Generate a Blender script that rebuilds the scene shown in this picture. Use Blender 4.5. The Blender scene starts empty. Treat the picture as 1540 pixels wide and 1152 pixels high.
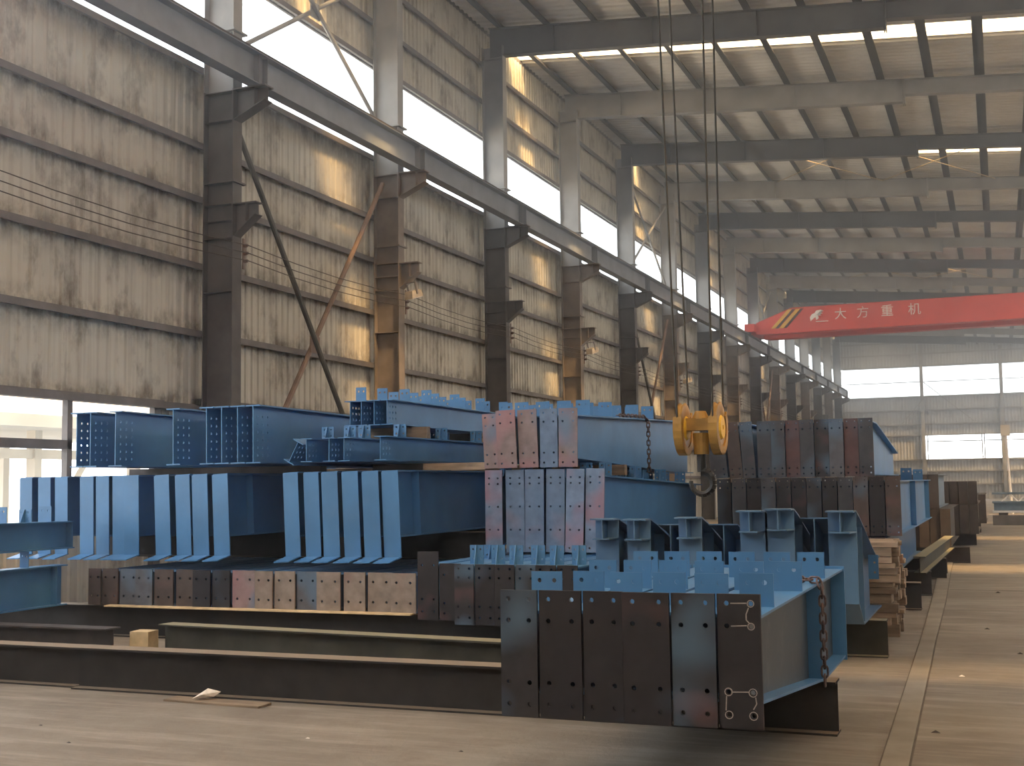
import bpy, math, random
from mathutils import Matrix, Vector
random.seed(7)
sc = bpy.context.scene
C = sc.collection
PI = math.pi
HAZE = True

# ------------------------------------------------------------------ camera, sky, sun, exposure
YAW, PITCH, ROLL, FPX, CY = 0.37988, 0.082595, -0.013776, 1827.83, 578.78
_f = Vector((-math.sin(YAW) * math.cos(PITCH), math.cos(YAW) * math.cos(PITCH), math.sin(PITCH)))
_r = Vector((math.cos(YAW), math.sin(YAW), 0))
_u = _r.cross(_f)
_r, _u = math.cos(ROLL) * _r + math.sin(ROLL) * _u, math.cos(ROLL) * _u - math.sin(ROLL) * _r
cam_data = bpy.data.cameras.new('camera')
cam = bpy.data.objects.new('camera', cam_data)
C.objects.link(cam)
cam.matrix_world = Matrix(((_r.x, _u.x, -_f.x, 0), (_r.y, _u.y, -_f.y, 0), (_r.z, _u.z, -_f.z, 1.6), (0, 0, 0, 1)))
cam_data.sensor_width = 36
cam_data.lens = 36 * FPX / 1540
cam_data.shift_y = (CY - 576) / 1540
cam_data.clip_end = 500
sc.camera = cam

world = bpy.data.worlds.new('sky')
sc.world = world
world.use_nodes = True
wb = world.node_tree.nodes['Background']
wb.inputs[0].default_value = (0.96, 0.98, 1.0, 1)
wb.inputs[1].default_value = 3.6

sun_data = bpy.data.lights.new('sun', 'SUN')
sun_data.energy = 24.0
sun_data.color = (1.0, 0.67, 0.34)
sun_data.angle = math.radians(8)
sun = bpy.data.objects.new('sun', sun_data)
C.objects.link(sun)
sun.rotation_euler = Vector((-0.55, 0.33, -1.0)).to_track_quat('-Z', 'Y').to_euler()
sun.location = (20, -10, 40)

vs = sc.view_settings
vs.view_transform = 'Standard'
vs.look = 'None'
vs.exposure = 0.33
vs.gamma = 1.0
vs.use_curve_mapping = False

# ------------------------------------------------------------------ materials
MAT = {}


def base_mat(name, rough=0.6, spec=0.4, metal=0.0):
    m = bpy.data.materials.new(name)
    m.use_nodes = True
    nt = m.node_tree
    b = nt.nodes['Principled BSDF']
    b.inputs['Roughness'].default_value = rough
    b.inputs['Metallic'].default_value = metal
    b.inputs['Specular IOR Level'].default_value = spec
    MAT[name] = m
    return m, nt, b


def coords(nt, scale=(1, 1, 1), world_space=False, jitter=True):
    """object (or world) coordinates, shifted by a per-object random so no two things share a pattern"""
    if world_space:
        g = nt.nodes.new('ShaderNodeNewGeometry')
        out = g.outputs['Position']
    else:
        g = nt.nodes.new('ShaderNodeTexCoord')
        out = g.outputs['Object']
    mp = nt.nodes.new('ShaderNodeMapping')
    mp.inputs['Scale'].default_value = scale
    nt.links.new(out, mp.inputs['Vector'])
    if jitter and not world_space:
        oi = nt.nodes.new('ShaderNodeObjectInfo')
        mu = nt.nodes.new('ShaderNodeVectorMath')
        mu.operation = 'SCALE'
        mu.inputs[0].default_value = (37, 53, 71)
        nt.links.new(oi.outputs['Random'], mu.inputs['Scale'])
        nt.links.new(mu.outputs[0], mp.inputs['Location'])
    return mp.outputs[0]


def noise(nt, vec, scale, detail=4, rough=0.55):
    n = nt.nodes.new('ShaderNodeTexNoise')
    n.inputs['Scale'].default_value = scale
    n.inputs['Detail'].default_value = detail
    n.inputs['Roughness'].default_value = rough
    nt.links.new(vec, n.inputs['Vector'])
    return n.outputs['Fac']


def ramp(nt, fac, stops, inter='LINEAR'):
    r = nt.nodes.new('ShaderNodeValToRGB')
    r.color_ramp.interpolation = inter
    while len(r.color_ramp.elements) < len(stops):
        r.color_ramp.elements.new(0.5)
    for e, (p, c) in zip(r.color_ramp.elements, stops):
        e.position = p
        e.color = (*c, 1) if len(c) == 3 else c
    nt.links.new(fac, r.inputs[0])
    return r.outputs[0]


def mix(nt, fac, a, b, mode='MIX'):
    n = nt.nodes.new('ShaderNodeMix')
    n.data_type = 'RGBA'
    n.blend_type = mode
    for s, v in ((n.inputs['Factor'], fac), (n.inputs[6], a), (n.inputs[7], b)):
        if isinstance(v, (int, float)):
            s.default_value = v
        elif isinstance(v, tuple):
            s.default_value = (*v, 1)
        else:
            nt.links.new(v, s)
    return n.outputs[2]


def bump(nt, b, h, strength, dist=0.01):
    n = nt.nodes.new('ShaderNodeBump')
    n.inputs['Strength'].default_value = strength
    n.inputs['Distance'].default_value = dist
    nt.links.new(h, n.inputs['Height'])
    nt.links.new(n.outputs[0], b.inputs['Normal'])


def grey(v):
    return (v, v, v)


def simple(name, col, var=0.25, scale=3.0, rough=0.6, spec=0.4, metal=0.0, stretch=(1, 1, 1)):
    m, nt, b = base_mat(name, rough, spec, metal)
    f = noise(nt, coords(nt, stretch), scale, 5)
    lo = tuple(c * (1 - var) for c in col)
    hi = tuple(min(1, c * (1 + var)) for c in col)
    nt.links.new(ramp(nt, f, [(0.3, lo), (0.7, hi)]), b.inputs['Base Color'])
    return m


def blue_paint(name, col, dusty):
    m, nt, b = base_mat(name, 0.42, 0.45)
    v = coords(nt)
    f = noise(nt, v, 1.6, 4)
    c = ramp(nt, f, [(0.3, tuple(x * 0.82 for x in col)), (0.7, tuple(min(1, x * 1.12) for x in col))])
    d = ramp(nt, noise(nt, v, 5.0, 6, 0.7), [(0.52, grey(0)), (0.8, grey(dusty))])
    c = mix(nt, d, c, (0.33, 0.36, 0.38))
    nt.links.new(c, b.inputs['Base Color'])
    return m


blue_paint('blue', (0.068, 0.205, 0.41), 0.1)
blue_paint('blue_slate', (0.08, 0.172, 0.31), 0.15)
blue_paint('blue_shaded', (0.05, 0.072, 0.10), 0.2)  # blue copy for front webs, with shade and grey reflection put into the colour


def plate_paint(name, basecol, blue_amt, red_amt, strength=.75, red=(0.27, 0.125, 0.125)):
    """bare mill-scale end plate with blurred blue overspray and red primer"""
    m, nt, b = base_mat(name, 0.5, 0.45)
    v = coords(nt)
    f = noise(nt, v, 9.0, 6)
    c = ramp(nt, f, [(0.25, tuple(x * 0.7 for x in basecol)), (0.75, tuple(x * 1.3 for x in basecol))])
    fr = ramp(nt, noise(nt, v, 3.1, 1), [(0.62 - red_amt * 0.3, grey(0)), (0.82 - red_amt * 0.3, grey(0.8 * strength))])
    c = mix(nt, fr, c, red)
    mp = nt.nodes.new('ShaderNodeVectorMath')
    mp.operation = 'ADD'
    mp.inputs[1].default_value = (11, 5, 3)
    nt.links.new(v, mp.inputs[0])
    fb = ramp(nt, noise(nt, mp.outputs[0], 2.4, 1), [(0.66 - blue_amt * 0.35, grey(0)), (0.86 - blue_amt * 0.35, grey(strength))])
    c = mix(nt, fb, c, (0.10, 0.19, 0.30))
    nt.links.new(c, b.inputs['Base Color'])
    return m


plate_paint('plate_dark', (0.0185, 0.017, 0.022), 0.12, 0.0, .35)
plate_paint('plate_darkblue', (0.028, 0.027, 0.033), 0.6, 0.05, .55)
plate_paint('plate_pink', (0.23, 0.175, 0.175), 0.3, 0.7, .8, (.33, .16, .185))
plate_paint('plate_bluepink', (0.17, 0.24, 0.36), 0.2, 0.45, .8, (.36, .18, .21))
plate_paint('plate_steelblue', (0.125, 0.19, 0.30), 0.3, 0.15, .7, (.30, .20, .22))
plate_paint('plate_tan', (0.25, 0.205, 0.175), 0.05, 0.15, .5)
plate_paint('plate_slate', (0.10, 0.105, 0.125), 0.5, 0.1, .6)
plate_paint('plate_brown', (0.075, 0.056, 0.05), 0.15, 0.2, .4)
plate_paint('plate_redbrown', (0.10, 0.058, 0.06), 0.25, 0.3, .4, (.16, .06, .06))
plate_paint('plate_rear', (0.052, 0.056, 0.068), 0.45, 0.0, .45)


def dunnage_mat(name, col, dust):
    m, nt, b = base_mat(name, 0.75, 0.25)
    v = coords(nt, (1, 1, 1))
    c = ramp(nt, noise(nt, v, 4, 6), [(0.25, tuple(x * 0.7 for x in col)), (0.75, tuple(x * 1.4 for x in col))])
    g = nt.nodes.new('ShaderNodeNewGeometry')
    s = nt.nodes.new('ShaderNodeSeparateXYZ')
    nt.links.new(g.outputs['Normal'], s.inputs[0])
    up = ramp(nt, s.outputs['Z'], [(0.6, grey(0)), (0.9, grey(0.85))])
    c = mix(nt, up, c, dust)          # settled dust on the upper faces
    nt.links.new(c, b.inputs['Base Color'])
    return m


dunnage_mat('dunnage', (0.034, 0.031, 0.030), (0.27, 0.215, 0.16))
dunnage_mat('dunnage_olive', (0.055, 0.053, 0.043), (0.30, 0.27, 0.18))
simple('rust_dark', (0.06, 0.05, 0.047), 0.35, 5)
simple('column_dark', (0.105, 0.095, 0.090), 0.25, 2.2, 0.7)
simple('column_brown', (0.20, 0.165, 0.138), 0.3, 2.2, 0.7)
simple('rafter_dark', (0.15, 0.15, 0.148), 0.2, 1.5, 0.7)
simple('rafter_paint', (0.29, 0.29, 0.285), 0.2, 1.5, 0.7)
simple('purlin_paint', (0.06, 0.058, 0.052), 0.2, 2.0, 0.6)
simple('girder_paint', (0.24, 0.265, 0.30), 0.22, 1.4, 0.6)
simple('brace_dark', (0.09, 0.085, 0.07), 0.3, 3, 0.6)
simple('brace_brown', (0.24, 0.16, 0.12), 0.3, 3, 0.6)
simple('frame_grey', (0.16, 0.145, 0.14), 0.2, 3, 0.6)
simple('wire', (0.06, 0.045, 0.035), 0.2, 5, 0.5)
simple('rope', (0.03, 0.027, 0.02), 0.3, 20, 0.6)
simple('chain_steel', (0.13, 0.09, 0.085), 0.4, 30, 0.45, 0.5, 0.6)
simple('yellow_paint', (0.36, 0.205, 0.045), 0.25, 6, 0.5)
simple('black', (0.02, 0.02, 0.02), 0.3, 8, 0.5)
simple('red_paint', (0.70, 0.085, 0.06), 0.12, 0.7, 0.5)
simple('stripe_yellow', (0.80, 0.50, 0.05), 0.1, 3, 0.5)
simple('white_paint', (0.85, 0.83, 0.82), 0.06, 3, 0.5)
simple('wood', (0.33, 0.25, 0.18), 0.4, 9, 0.85, 0.2, 0, (0.3, 2, 2))
simple('wood_grey', (0.24, 0.185, 0.135), 0.35, 9, 0.85, 0.2, 0, (0.3, 2, 2))
simple('wood_yellow', (0.55, 0.42, 0.25), 0.25, 7, 0.85, 0.2)
simple('paper', (0.75, 0.70, 0.64), 0.15, 20, 0.9)
simple('lamp_housing', (0.42, 0.36, 0.28), 0.2, 9, 0.5)
simple('porcelain', (0.20, 0.13, 0.10), 0.3, 9, 0.4)
simple('chalk', (0.36, 0.33, 0.31), 0.2, 30, 0.9)
simple('outside_pale', (0.72, 0.66, 0.58), 0.12, 0.5, 0.9)
simple('outside_ground_mat', (0.36, 0.40, 0.44), 0.15, 0.4, 0.95)
simple('far_blue', (0.16, 0.22, 0.28), 0.3, 3, 0.5)
simple('far_brown', (0.075, 0.062, 0.056), 0.35, 2.5, 0.7)


def cladding(name, col, stain, girts=()):
    m, nt, b = base_mat(name, 0.55, 0.35)
    v = coords(nt, (1, 1, 1), True)
    c = ramp(nt, noise(nt, v, 0.5, 5), [(0.3, tuple(x * 0.86 for x in col)), (0.7, tuple(x * 1.1 for x in col))])
    v2 = coords(nt, (1, 1.0, 0.55), True)
    st = ramp(nt, noise(nt, v2, 1.7, 8, 0.68), [(0.51, grey(0)), (0.68, grey(stain))])
    c = mix(nt, st, c, (0.10, 0.075, 0.05))
    v3 = coords(nt, (1, 9, 0.25), True)
    stk = ramp(nt, noise(nt, v3, 1.2, 4, 0.6), [(0.5, grey(0)), (0.85, grey(stain * 0.8))])
    c = mix(nt, stk, c, (0.17, 0.13, 0.085))
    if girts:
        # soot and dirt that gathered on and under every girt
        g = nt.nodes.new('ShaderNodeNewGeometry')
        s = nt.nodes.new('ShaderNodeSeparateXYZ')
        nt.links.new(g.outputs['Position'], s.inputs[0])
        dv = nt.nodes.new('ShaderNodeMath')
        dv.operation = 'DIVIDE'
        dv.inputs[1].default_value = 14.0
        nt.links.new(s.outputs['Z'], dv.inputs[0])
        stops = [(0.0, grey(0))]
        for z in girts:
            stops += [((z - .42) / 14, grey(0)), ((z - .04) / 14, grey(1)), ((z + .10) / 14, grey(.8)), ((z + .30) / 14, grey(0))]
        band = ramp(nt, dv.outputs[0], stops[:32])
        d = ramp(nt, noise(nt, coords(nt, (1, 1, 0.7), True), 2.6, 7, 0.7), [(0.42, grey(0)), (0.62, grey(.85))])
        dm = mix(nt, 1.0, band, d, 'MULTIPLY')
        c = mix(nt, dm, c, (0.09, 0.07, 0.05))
    nt.links.new(c, b.inputs['Base Color'])
    return m


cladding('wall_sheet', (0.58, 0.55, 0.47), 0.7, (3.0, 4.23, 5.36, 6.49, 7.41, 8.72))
cladding('wall_sheet_pale', (0.45, 0.46, 0.47), 0.25)
cladding('roof_sheet_mat', (0.83, 0.83, 0.81), 0.10)

# concrete floor
m, nt, b = base_mat('concrete', 0.72, 0.3)
v = coords(nt, (1, 1, 1), True)
c = ramp(nt, noise(nt, v, 0.55, 8, 0.62), [(0.3, (0.155, 0.135, 0.112)), (0.5, (0.22, 0.195, 0.163)), (0.72, (0.30, 0.27, 0.225))])
st = ramp(nt, noise(nt, v, 2.6, 9, 0.74), [(0.47, grey(0)), (0.68, grey(0.6))])
c = mix(nt, st, c, (0.17, 0.14, 0.115))
st2 = ramp(nt, noise(nt, coords(nt, (0.5, 4, 1), True), 1.3, 6, 0.7), [(0.48, grey(0)), (0.7, grey(0.45))])
c = mix(nt, st2, c, (0.45, 0.39, 0.33))
nt.links.new(c, b.inputs['Base Color'])
bump(nt, b, noise(nt, v, 9, 9, 0.75), 0.5, 0.02)
simple('concrete_strip', (0.25, 0.222, 0.182), 0.2, 2.5, 0.8)
simple('joint', (0.12, 0.10, 0.085), 0.2, 5, 0.9)

# glazing: thin clear panes and milky fibreglass roof lights
for nm, tint, frac in (('glass', (0.97, 0.99, 1.0), 0.92), ('rooflight', (1.0, 0.96, 0.86), 0.62)):
    m = bpy.data.materials.new(nm)
    m.use_nodes = True
    nt = m.node_tree
    nt.nodes.clear()
    out = nt.nodes.new('ShaderNodeOutputMaterial')
    t = nt.nodes.new('ShaderNodeBsdfTransparent')
    t.inputs[0].default_value = (*tint, 1)
    if nm == 'glass':
        s = nt.nodes.new('ShaderNodeBsdfGlossy')
        s.inputs['Roughness'].default_value = 0.1
    else:
        s = nt.nodes.new('ShaderNodeBsdfTranslucent')
        s.inputs[0].default_value = (0.95, 0.86, 0.66, 1)
    mx = nt.nodes.new('ShaderNodeMixShader')
    mx.inputs[0].default_value = 1 - frac
    nt.links.new(t.outputs[0], mx.inputs[1])
    nt.links.new(s.outputs[0], mx.inputs[2])
    nt.links.new(mx.outputs[0], out.inputs[0])
    MAT[nm] = m


# ------------------------------------------------------------------ mesh helpers
class MB:
    """collects shapes, then builds ONE mesh"""

    def __init__(s):
        s.v, s.f = [], []

    def add(s, vs_, fs_):
        n = len(s.v)
        s.v += [tuple(a) for a in vs_]
        s.f += [tuple(i + n for i in f) for f in fs_]
        return s

    def box(s, x0, x1, y0, y1, z0, z1):
        return s.add([(x0, y0, z0), (x1, y0, z0), (x1, y1, z0), (x0, y1, z0), (x0, y0, z1), (x1, y0, z1), (x1, y1, z1), (x0, y1, z1)],
                     [(0, 3, 2, 1), (4, 5, 6, 7), (0, 1, 5, 4), (1, 2, 6, 5), (2, 3, 7, 6), (3, 0, 4, 7)])

    def prism(s, poly, axis, a0, a1):
        """poly: 2D outline; axis 'x': poly is (y,z); 'y': (x,z); 'z': (x,y)"""
        def p(q, a):
            return {'x': (a, q[0], q[1]), 'y': (q[0], a, q[1]), 'z': (q[0], q[1], a)}[axis]
        n = len(poly)
        vs_ = [p(q, a0) for q in poly] + [p(q, a1) for q in poly]
        fs_ = [tuple(range(n - 1, -1, -1)), tuple(range(n, 2 * n))]
        fs_ += [(i, (i + 1) % n, (i + 1) % n + n, i + n) for i in range(n)]
        return s.add(vs_, fs_)

    def strip(s, line, t, x0, x1, axis='x'):
        """plate following a polyline [(a,z)...] with thickness t upward, spanning x0..x1 across"""
        poly = [(a, z) for a, z in line] + [(a, z + t) for a, z in reversed(line)]
        # split into segments so that the outline stays convex
        for (a0, z0), (a1, z1) in zip(line, line[1:]):
            s.prism([(a0, z0), (a1, z1), (a1, z1 + t), (a0, z0 + t)], axis, x0, x1)
        return s

    def tube(s, p0, p1, r, n=8, r1=None):
        p0, p1 = Vector(p0), Vector(p1)
        d = (p1 - p0).normalized()
        a = d.cross(Vector((0, 0, 1)))
        if a.length < 1e-3:
            a = d.cross(Vector((1, 0, 0)))
        a.normalize()
        b_ = d.cross(a)
        r1 = r if r1 is None else r1
        vs_ = []
        for p, rr in ((p0, r), (p1, r1)):
            vs_ += [p + (a * math.cos(2 * PI * k / n) + b_ * math.sin(2 * PI * k / n)) * rr for k in range(n)]
        fs_ = [(k, (k + 1) % n, (k + 1) % n + n, k + n) for k in range(n)] + [tuple(range(n - 1, -1, -1)), tuple(range(n, 2 * n))]
        return s.add(vs_, fs_)

    def path(s, pts, r, n=6):
        for p, q in zip(pts, pts[1:]):
            s.tube(p, q, r, n)
        return s

    def lathe(s, prof, c, axis='x', n=24):
        """prof: [(along, radius)] closed ring profile revolved about axis through c"""
        vs_ = []
        for k in range(n):
            a = 2 * PI * k / n
            for h, r in prof:
                u, w = r * math.cos(a), r * math.sin(a)
                q = {'x': (h, u, w), 'y': (u, h, w), 'z': (u, w, h)}[axis]
                vs_.append((q[0] + c[0], q[1] + c[1], q[2] + c[2]))
        m_ = len(prof)
        fs_ = []
        for k in range(n):
            k2 = (k + 1) % n
            for j in range(m_):
                j2 = (j + 1) % m_
                fs_.append((k * m_ + j, k * m_ + j2, k2 * m_ + j2, k2 * m_ + j))
        return s.add(vs_, fs_)

    def holed(s, w0, w1, h0, h1, t0, t1, us, vs2, r, plane='xz'):
        """plate w0..w1 by h0..h1 with round holes at every (u,v); plane 'xz' (thickness y) or 'yz' (thickness x)"""
        def P(u, v_, t):
            return (u, t, v_) if plane == 'xz' else (t, u, v_)
        uc = [w0] + [(a + b_) / 2 for a, b_ in zip(us, us[1:])] + [w1]
        vc = [h0] + [(a + b_) / 2 for a, b_ in zip(vs2, vs2[1:])] + [h1]
        for i, u in enumerate(us):
            for j, v_ in enumerate(vs2):
                cs = [(uc[i + 1], vc[j + 1]), (uc[i], vc[j + 1]), (uc[i], vc[j]), (uc[i + 1], vc[j])]
                ring = [(u + r * math.cos(PI / 4 * k), v_ + r * math.sin(PI / 4 * k)) for k in range(8)]
                vv = [P(a, b_, t0) for a, b_ in cs + ring] + [P(a, b_, t1) for a, b_ in cs + ring]
                ff = []
                for o, flip in ((0, False), (12, True)):
                    for q in range(4):
                        k = 1 + 2 * q
                        tr = [(q, 4 + k, 4 + k - 1), (q, 4 + (k + 1) % 8, 4 + k), (q, (q + 1) % 4, 4 + (k + 1) % 8)]
                        for a in tr:
                            a = tuple(x + o for x in a)
                            ff.append(a[::-1] if flip else a)
                for k in range(8):
                    ff.append((4 + k, 4 + (k + 1) % 8, 16 + (k + 1) % 8, 16 + k))
                s.add(vv, ff)
        e = [(w0, h0), (w1, h0), (w1, h1), (w0, h1)]
        s.add([P(a, b_, t0) for a, b_ in e] + [P(a, b_, t1) for a, b_ in e],
              [(k, (k + 1) % 4, (k + 1) % 4 + 4, k + 4) for k in range(4)])
        return s

    def mesh(s, name, mat, smooth=False):
        me = bpy.data.meshes.new(name)
        me.from_pydata(s.v, [], s.f)
        me.materials.append(MAT[mat])
        if smooth:
            me.shade_smooth()
        me.validate()
        me.update()
        return me

    def build(s, name, mat, parent=None, smooth=False, loc=None):
        return link(name, s.mesh(name, mat, smooth), parent, loc)


def link(name, me, parent=None, loc=None):
    o = bpy.data.objects.new(name, me)
    C.objects.link(o)
    if parent:
        o.parent = parent
    if loc:
        o.location = loc
    return o


def tag(o, label=None, cat=None, group=None, kind=None):
    if label:
        o['label'] = label
    if cat:
        o['category'] = cat
    if group:
        o['group'] = group
    if kind:
        o['kind'] = kind
    return o


def thing(name, label, cat, loc=(0, 0, 0), rot=(0, 0, 0), group=None):
    o = bpy.data.objects.new(name, None)
    o.empty_display_size = 0.2
    C.objects.link(o)
    o.location = loc
    o.rotation_euler = rot
    return tag(o, label, cat, group, 'thing')


def struct(name, label):
    o = bpy.data.objects.new(name, None)
    C.objects.link(o)
    tag(o, label, None, None, 'structure')
    return o


ORD = ['first', 'second', 'third', 'fourth', 'fifth', 'sixth', 'seventh', 'eighth', 'ninth', 'tenth', 'eleventh', 'twelfth',
       'thirteenth', 'fourteenth', 'fifteenth', 'sixteenth', 'seventeenth']
CACHE = {}


def cached(key, fn):
    if key not in CACHE:
        CACHE[key] = fn()
    return CACHE[key]


# ------------------------------------------------------------------ the hall: dimensions in metres
WX = -12.19            # outer flange of the column row along the clad wall
Y1, BAY, NCOL = 16.69, 6.0, 16
YEND = Y1 + BAY * 15   # end wall
def colY(n): return Y1 + BAY * (n - 1)
def rafter_top(x): return 13.60 - 0.0885 * (x + 12.0)
XR = 12.0              # open eaves on the far side of the span


def corr_profile(a0, a1, pitch, depth):
    """trapezoid rib profile as list of (a, d)"""
    n = max(1, round((a1 - a0) / pitch))
    p = (a1 - a0) / n
    out = []
    for k in range(n):
        s_ = a0 + k * p
        out += [(s_, 0), (s_ + p * 0.55, 0), (s_ + p * 0.68, depth), (s_ + p * 0.87, depth)]
    out.append((a1, 0))
    return out


def sheet_wall(prof, x, z0, z1, sgn=1):
    mb = MB()
    vs_ = []
    for a, d in prof:
        vs_ += [(x + sgn * d, a, z0), (x + sgn * d, a, z1)]
    fs_ = [(2 * i, 2 * i + 2, 2 * i + 3, 2 * i + 1) for i in range(len(prof) - 1)]
    return mb.add(vs_, fs_)


# floor ------------------------------------------------------------
floor = struct('floor', 'dusty beige concrete floor of the steel workshop')
fl = MB().add([(-12.6, -16, 0), (16, -16, 0), (16, YEND + 0.2, 0), (-12.6, YEND + 0.2, 0)], [(0, 1, 2, 3)]).build('concrete_slab', 'concrete', floor)
strip_pts = [(-0.45, 3.0, .16), (-0.62, 7.27, .15), (-0.74, 13.1, .14), (-0.82, 17.0, .17), (-0.97, 22.6, .20), (-1.1, 30.0, .2)]
mb = MB()
for (xa, ya, wa), (xb, yb, wb_) in zip(strip_pts, strip_pts[1:]):
    mb.add([(xa - wa / 2, ya, .001), (xa + wa / 2, ya, .001), (xb + wb_ / 2, yb, .001), (xb - wb_ / 2, yb, .001),
            (xa - wa / 2, ya, .012), (xa + wa / 2, ya, .012), (xb + wb_ / 2, yb, .012), (xb - wb_ / 2, yb, .012)],
           [(4, 5, 6, 7), (1, 2, 6, 5), (3, 0, 4, 7), (0, 1, 5, 4)])
tag(mb.build('trim_1', 'concrete_strip'), 'narrow raised concrete strip running along the aisle floor', None, None, 'structure')
mb = MB()
for (xa, ya, wa), (xb, yb, wb_) in zip(strip_pts, strip_pts[1:]):
    for sgn in (-1, 1):
        mb.add([(xa + sgn * wa / 2 - .012, ya, .0015), (xa + sgn * wa / 2 + .012, ya, .0015), (xb + sgn * wb_ / 2 + .012, yb, .0015), (xb + sgn * wb_ / 2 - .012, yb, .0015)], [(0, 1, 2, 3)])
mb.build('floor_joint', 'joint', floor)
mb = MB()
for yy in (6.75, 19.0, 25.0, 31.0, 37.0):
    mb.box(-.75 if yy > 10 else -1.0, 3.5, yy - .006, yy + .006, -.01, .0012)
mb.build('floor_joint', 'joint', floor)

# clad wall along the columns ----------------------------------------
wall = struct('wall_left', 'long beige corrugated sheet wall with horizontal girts behind the stacks')
SX = WX - 0.20         # cladding plane
lower0 = {0: 3.02}
for bay in range(0, 16):
    y0, y1 = colY(bay), colY(bay + 1)
    prof = corr_profile(y0, y1, 0.2, 0.026)
    sheet_wall(prof, SX, 3.0 if bay == 0 else 0.0, 8.70).build('cladding_sheet', 'wall_sheet', wall)
    sheet_wall(prof, SX, 10.78, 13.75).build('cladding_sheet', 'wall_sheet', wall)

def girt_mesh(h=0.10, d=0.17):
    mb = MB()
    mb.box(0, d, 0, BAY, -0.006, 0)          # top leg
    mb.box(d - 0.006, d, 0, BAY, -h, 0)      # web
    mb.box(d - 0.05, d, 0, BAY, -h - .006, -h)
    return mb.mesh('girt', 'frame_grey')
GM = girt_mesh()
for bay in range(0, 16):
    for z in (4.23, 5.36, 6.49, 7.41, 8.72, 10.82, 11.74, 12.75) + ((3.0,) if bay == 0 else (3.1, 1.9)):
        link('girt', GM, wall, (SX + 0.005, colY(bay), z))
# bottom wall left piece beside the opening of the first bay
sheet_wall(corr_profile(15.75, 16.69, 0.2, 0.035), SX, 0.0, 3.0).build('cladding_sheet', 'wall_sheet', wall)

# strip windows above the crane girder, one per bay
for bay in range(0, 16):
    y0, y1 = colY(bay), colY(bay + 1)
    w = struct('window_%d' % (bay + 1), 'strip window above the crane girder, bay %d counted from the yard opening' % (bay + 1))
    fr = MB()
    for z in (8.74, 9.65, 10.74):
        fr.box(SX, SX + .05, y0, y1, z - .02, z + .02)
    fr.build('window_frame', 'frame_grey', w)
    for z0, z1 in ((8.76, 9.63), (9.67, 10.72)):
        MB().box(SX + .02, SX + .026, y0, y1, z0, z1).build('pane', 'glass', w)

# yard opening in the first bay, with its steel frame
op = struct('window_40', 'wide unglazed yard opening framed in grey steel below the cladding')
fr = MB()
fr.box(SX - .05, SX + .16, 4.7, 15.78, 2.90, 3.02)
fr.build('lintel', 'frame_grey', op)
MB().box(SX, SX + .1, 15.62, 15.78, 0, 2.9).build('jamb', 'frame_grey', op)
sheet_wall(corr_profile(4.7, 15.75, 0.2, 0.026), SX, 0.0, 1.12).build('sill_sheet', 'wall_sheet', op)
MB().box(SX, SX + .12, 4.7, 15.7, 1.10, 1.17).build('sill', 'frame_grey', op)
MB().box(SX, SX + .1, 13.70, 13.80, 1.1, 2.9).build('mullion', 'frame_grey', op)
MB().box(SX - .02, SX + .1, 4.7, 13.80, 2.20, 2.33).build('transom', 'frame_grey', op)

# unseen opposite wall and rear gable, added for light control; open bands admit daylight
wr = struct('wall_right_added', 'unseen sheet wall added on the aisle side, open band sized to admit light')
def flat_wall(p, q, z0, z1, par):
    (xa, ya), (xb, yb) = p, q
    MB().add([(xa, ya, z0), (xb, yb, z0), (xb, yb, z1), (xa, ya, z1)], [(0, 1, 2, 3)]).build('cladding_sheet', 'wall_sheet', par)
flat_wall((XR, -8), (XR, YEND), 0, 7.4, wr)
flat_wall((XR, -8), (XR, YEND), 10.6, 12.0, wr)
flat_wall((XR, -8), (XR, 11), 7.4, 10.6, wr)
wk = struct('wall_back_added', 'unseen sheet gable wall added behind the viewer to hold back light')
flat_wall((-12.4, -8), (XR, -8), 0, 8.4, wk)
flat_wall((-12.4, -8), (XR, -8), 10.6, 14, wk)
flat_wall((SX, -8), (SX, 4.7), 0, 8.7, wall)

# end wall -----------------------------------------------------------
we = struct('wall_end', 'pale grey corrugated end wall with a long window band')
def sheet_end(x0, x1, z0, z1):
    mb = MB()
    pr = corr_profile(x0, x1, 0.25, 0.035)
    vs_ = []
    for a, d in pr:
        vs_ += [(a, YEND - d, z0), (a, YEND - d, z1)]
    mb.add(vs_, [(2 * i, 2 * i + 1, 2 * i + 3, 2 * i + 2) for i in range(len(pr) - 1)])
    mb.build('cladding_sheet', 'wall_sheet_pale', we)
for x0, x1 in ((-12.5, -5.75), (-5.75, 0.4), (0.4, 6.4), (6.4, 12.4)):
    sheet_end(x0, x1, 11.03, 14.2)
    sheet_end(x0, x1, 5.25, 8.56)
    if x0 < -10:
        sheet_end(x0, x1, 3.3, 5.25)
    sheet_end(x0, x1, 0, 3.3)
for z in (1.2, 2.3, 3.25, 5.3, 6.2, 7.4, 8.5, 11.08, 12.1, 13.1):
    MB().box(-12.4, 12.4, YEND - .2, YEND - .03, z - .05, z + .05).build('girt', 'rafter_paint', we)
wc = 1
for x0, x1 in ((-12.1, -5.9), (-5.6, 0.3), (0.5, 6.3), (6.5, 12.2)):
    w = struct('window_%d' % (16 + wc), 'high window band in the end wall, section %d from the column row' % wc)
    MB().box(x0, x1, YEND - .06, YEND - .02, 9.73, 9.79).box(x0, x1, YEND - .06, YEND - .02, 8.52, 8.58).box(x0, x1, YEND - .06, YEND - .02, 11.0, 11.06).build('window_frame', 'rafter_paint', w)
    MB().box(x0, x1, YEND - .035, YEND - .03, 8.56, 11.03).build('pane', 'glass', w)
    wc += 1
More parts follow.
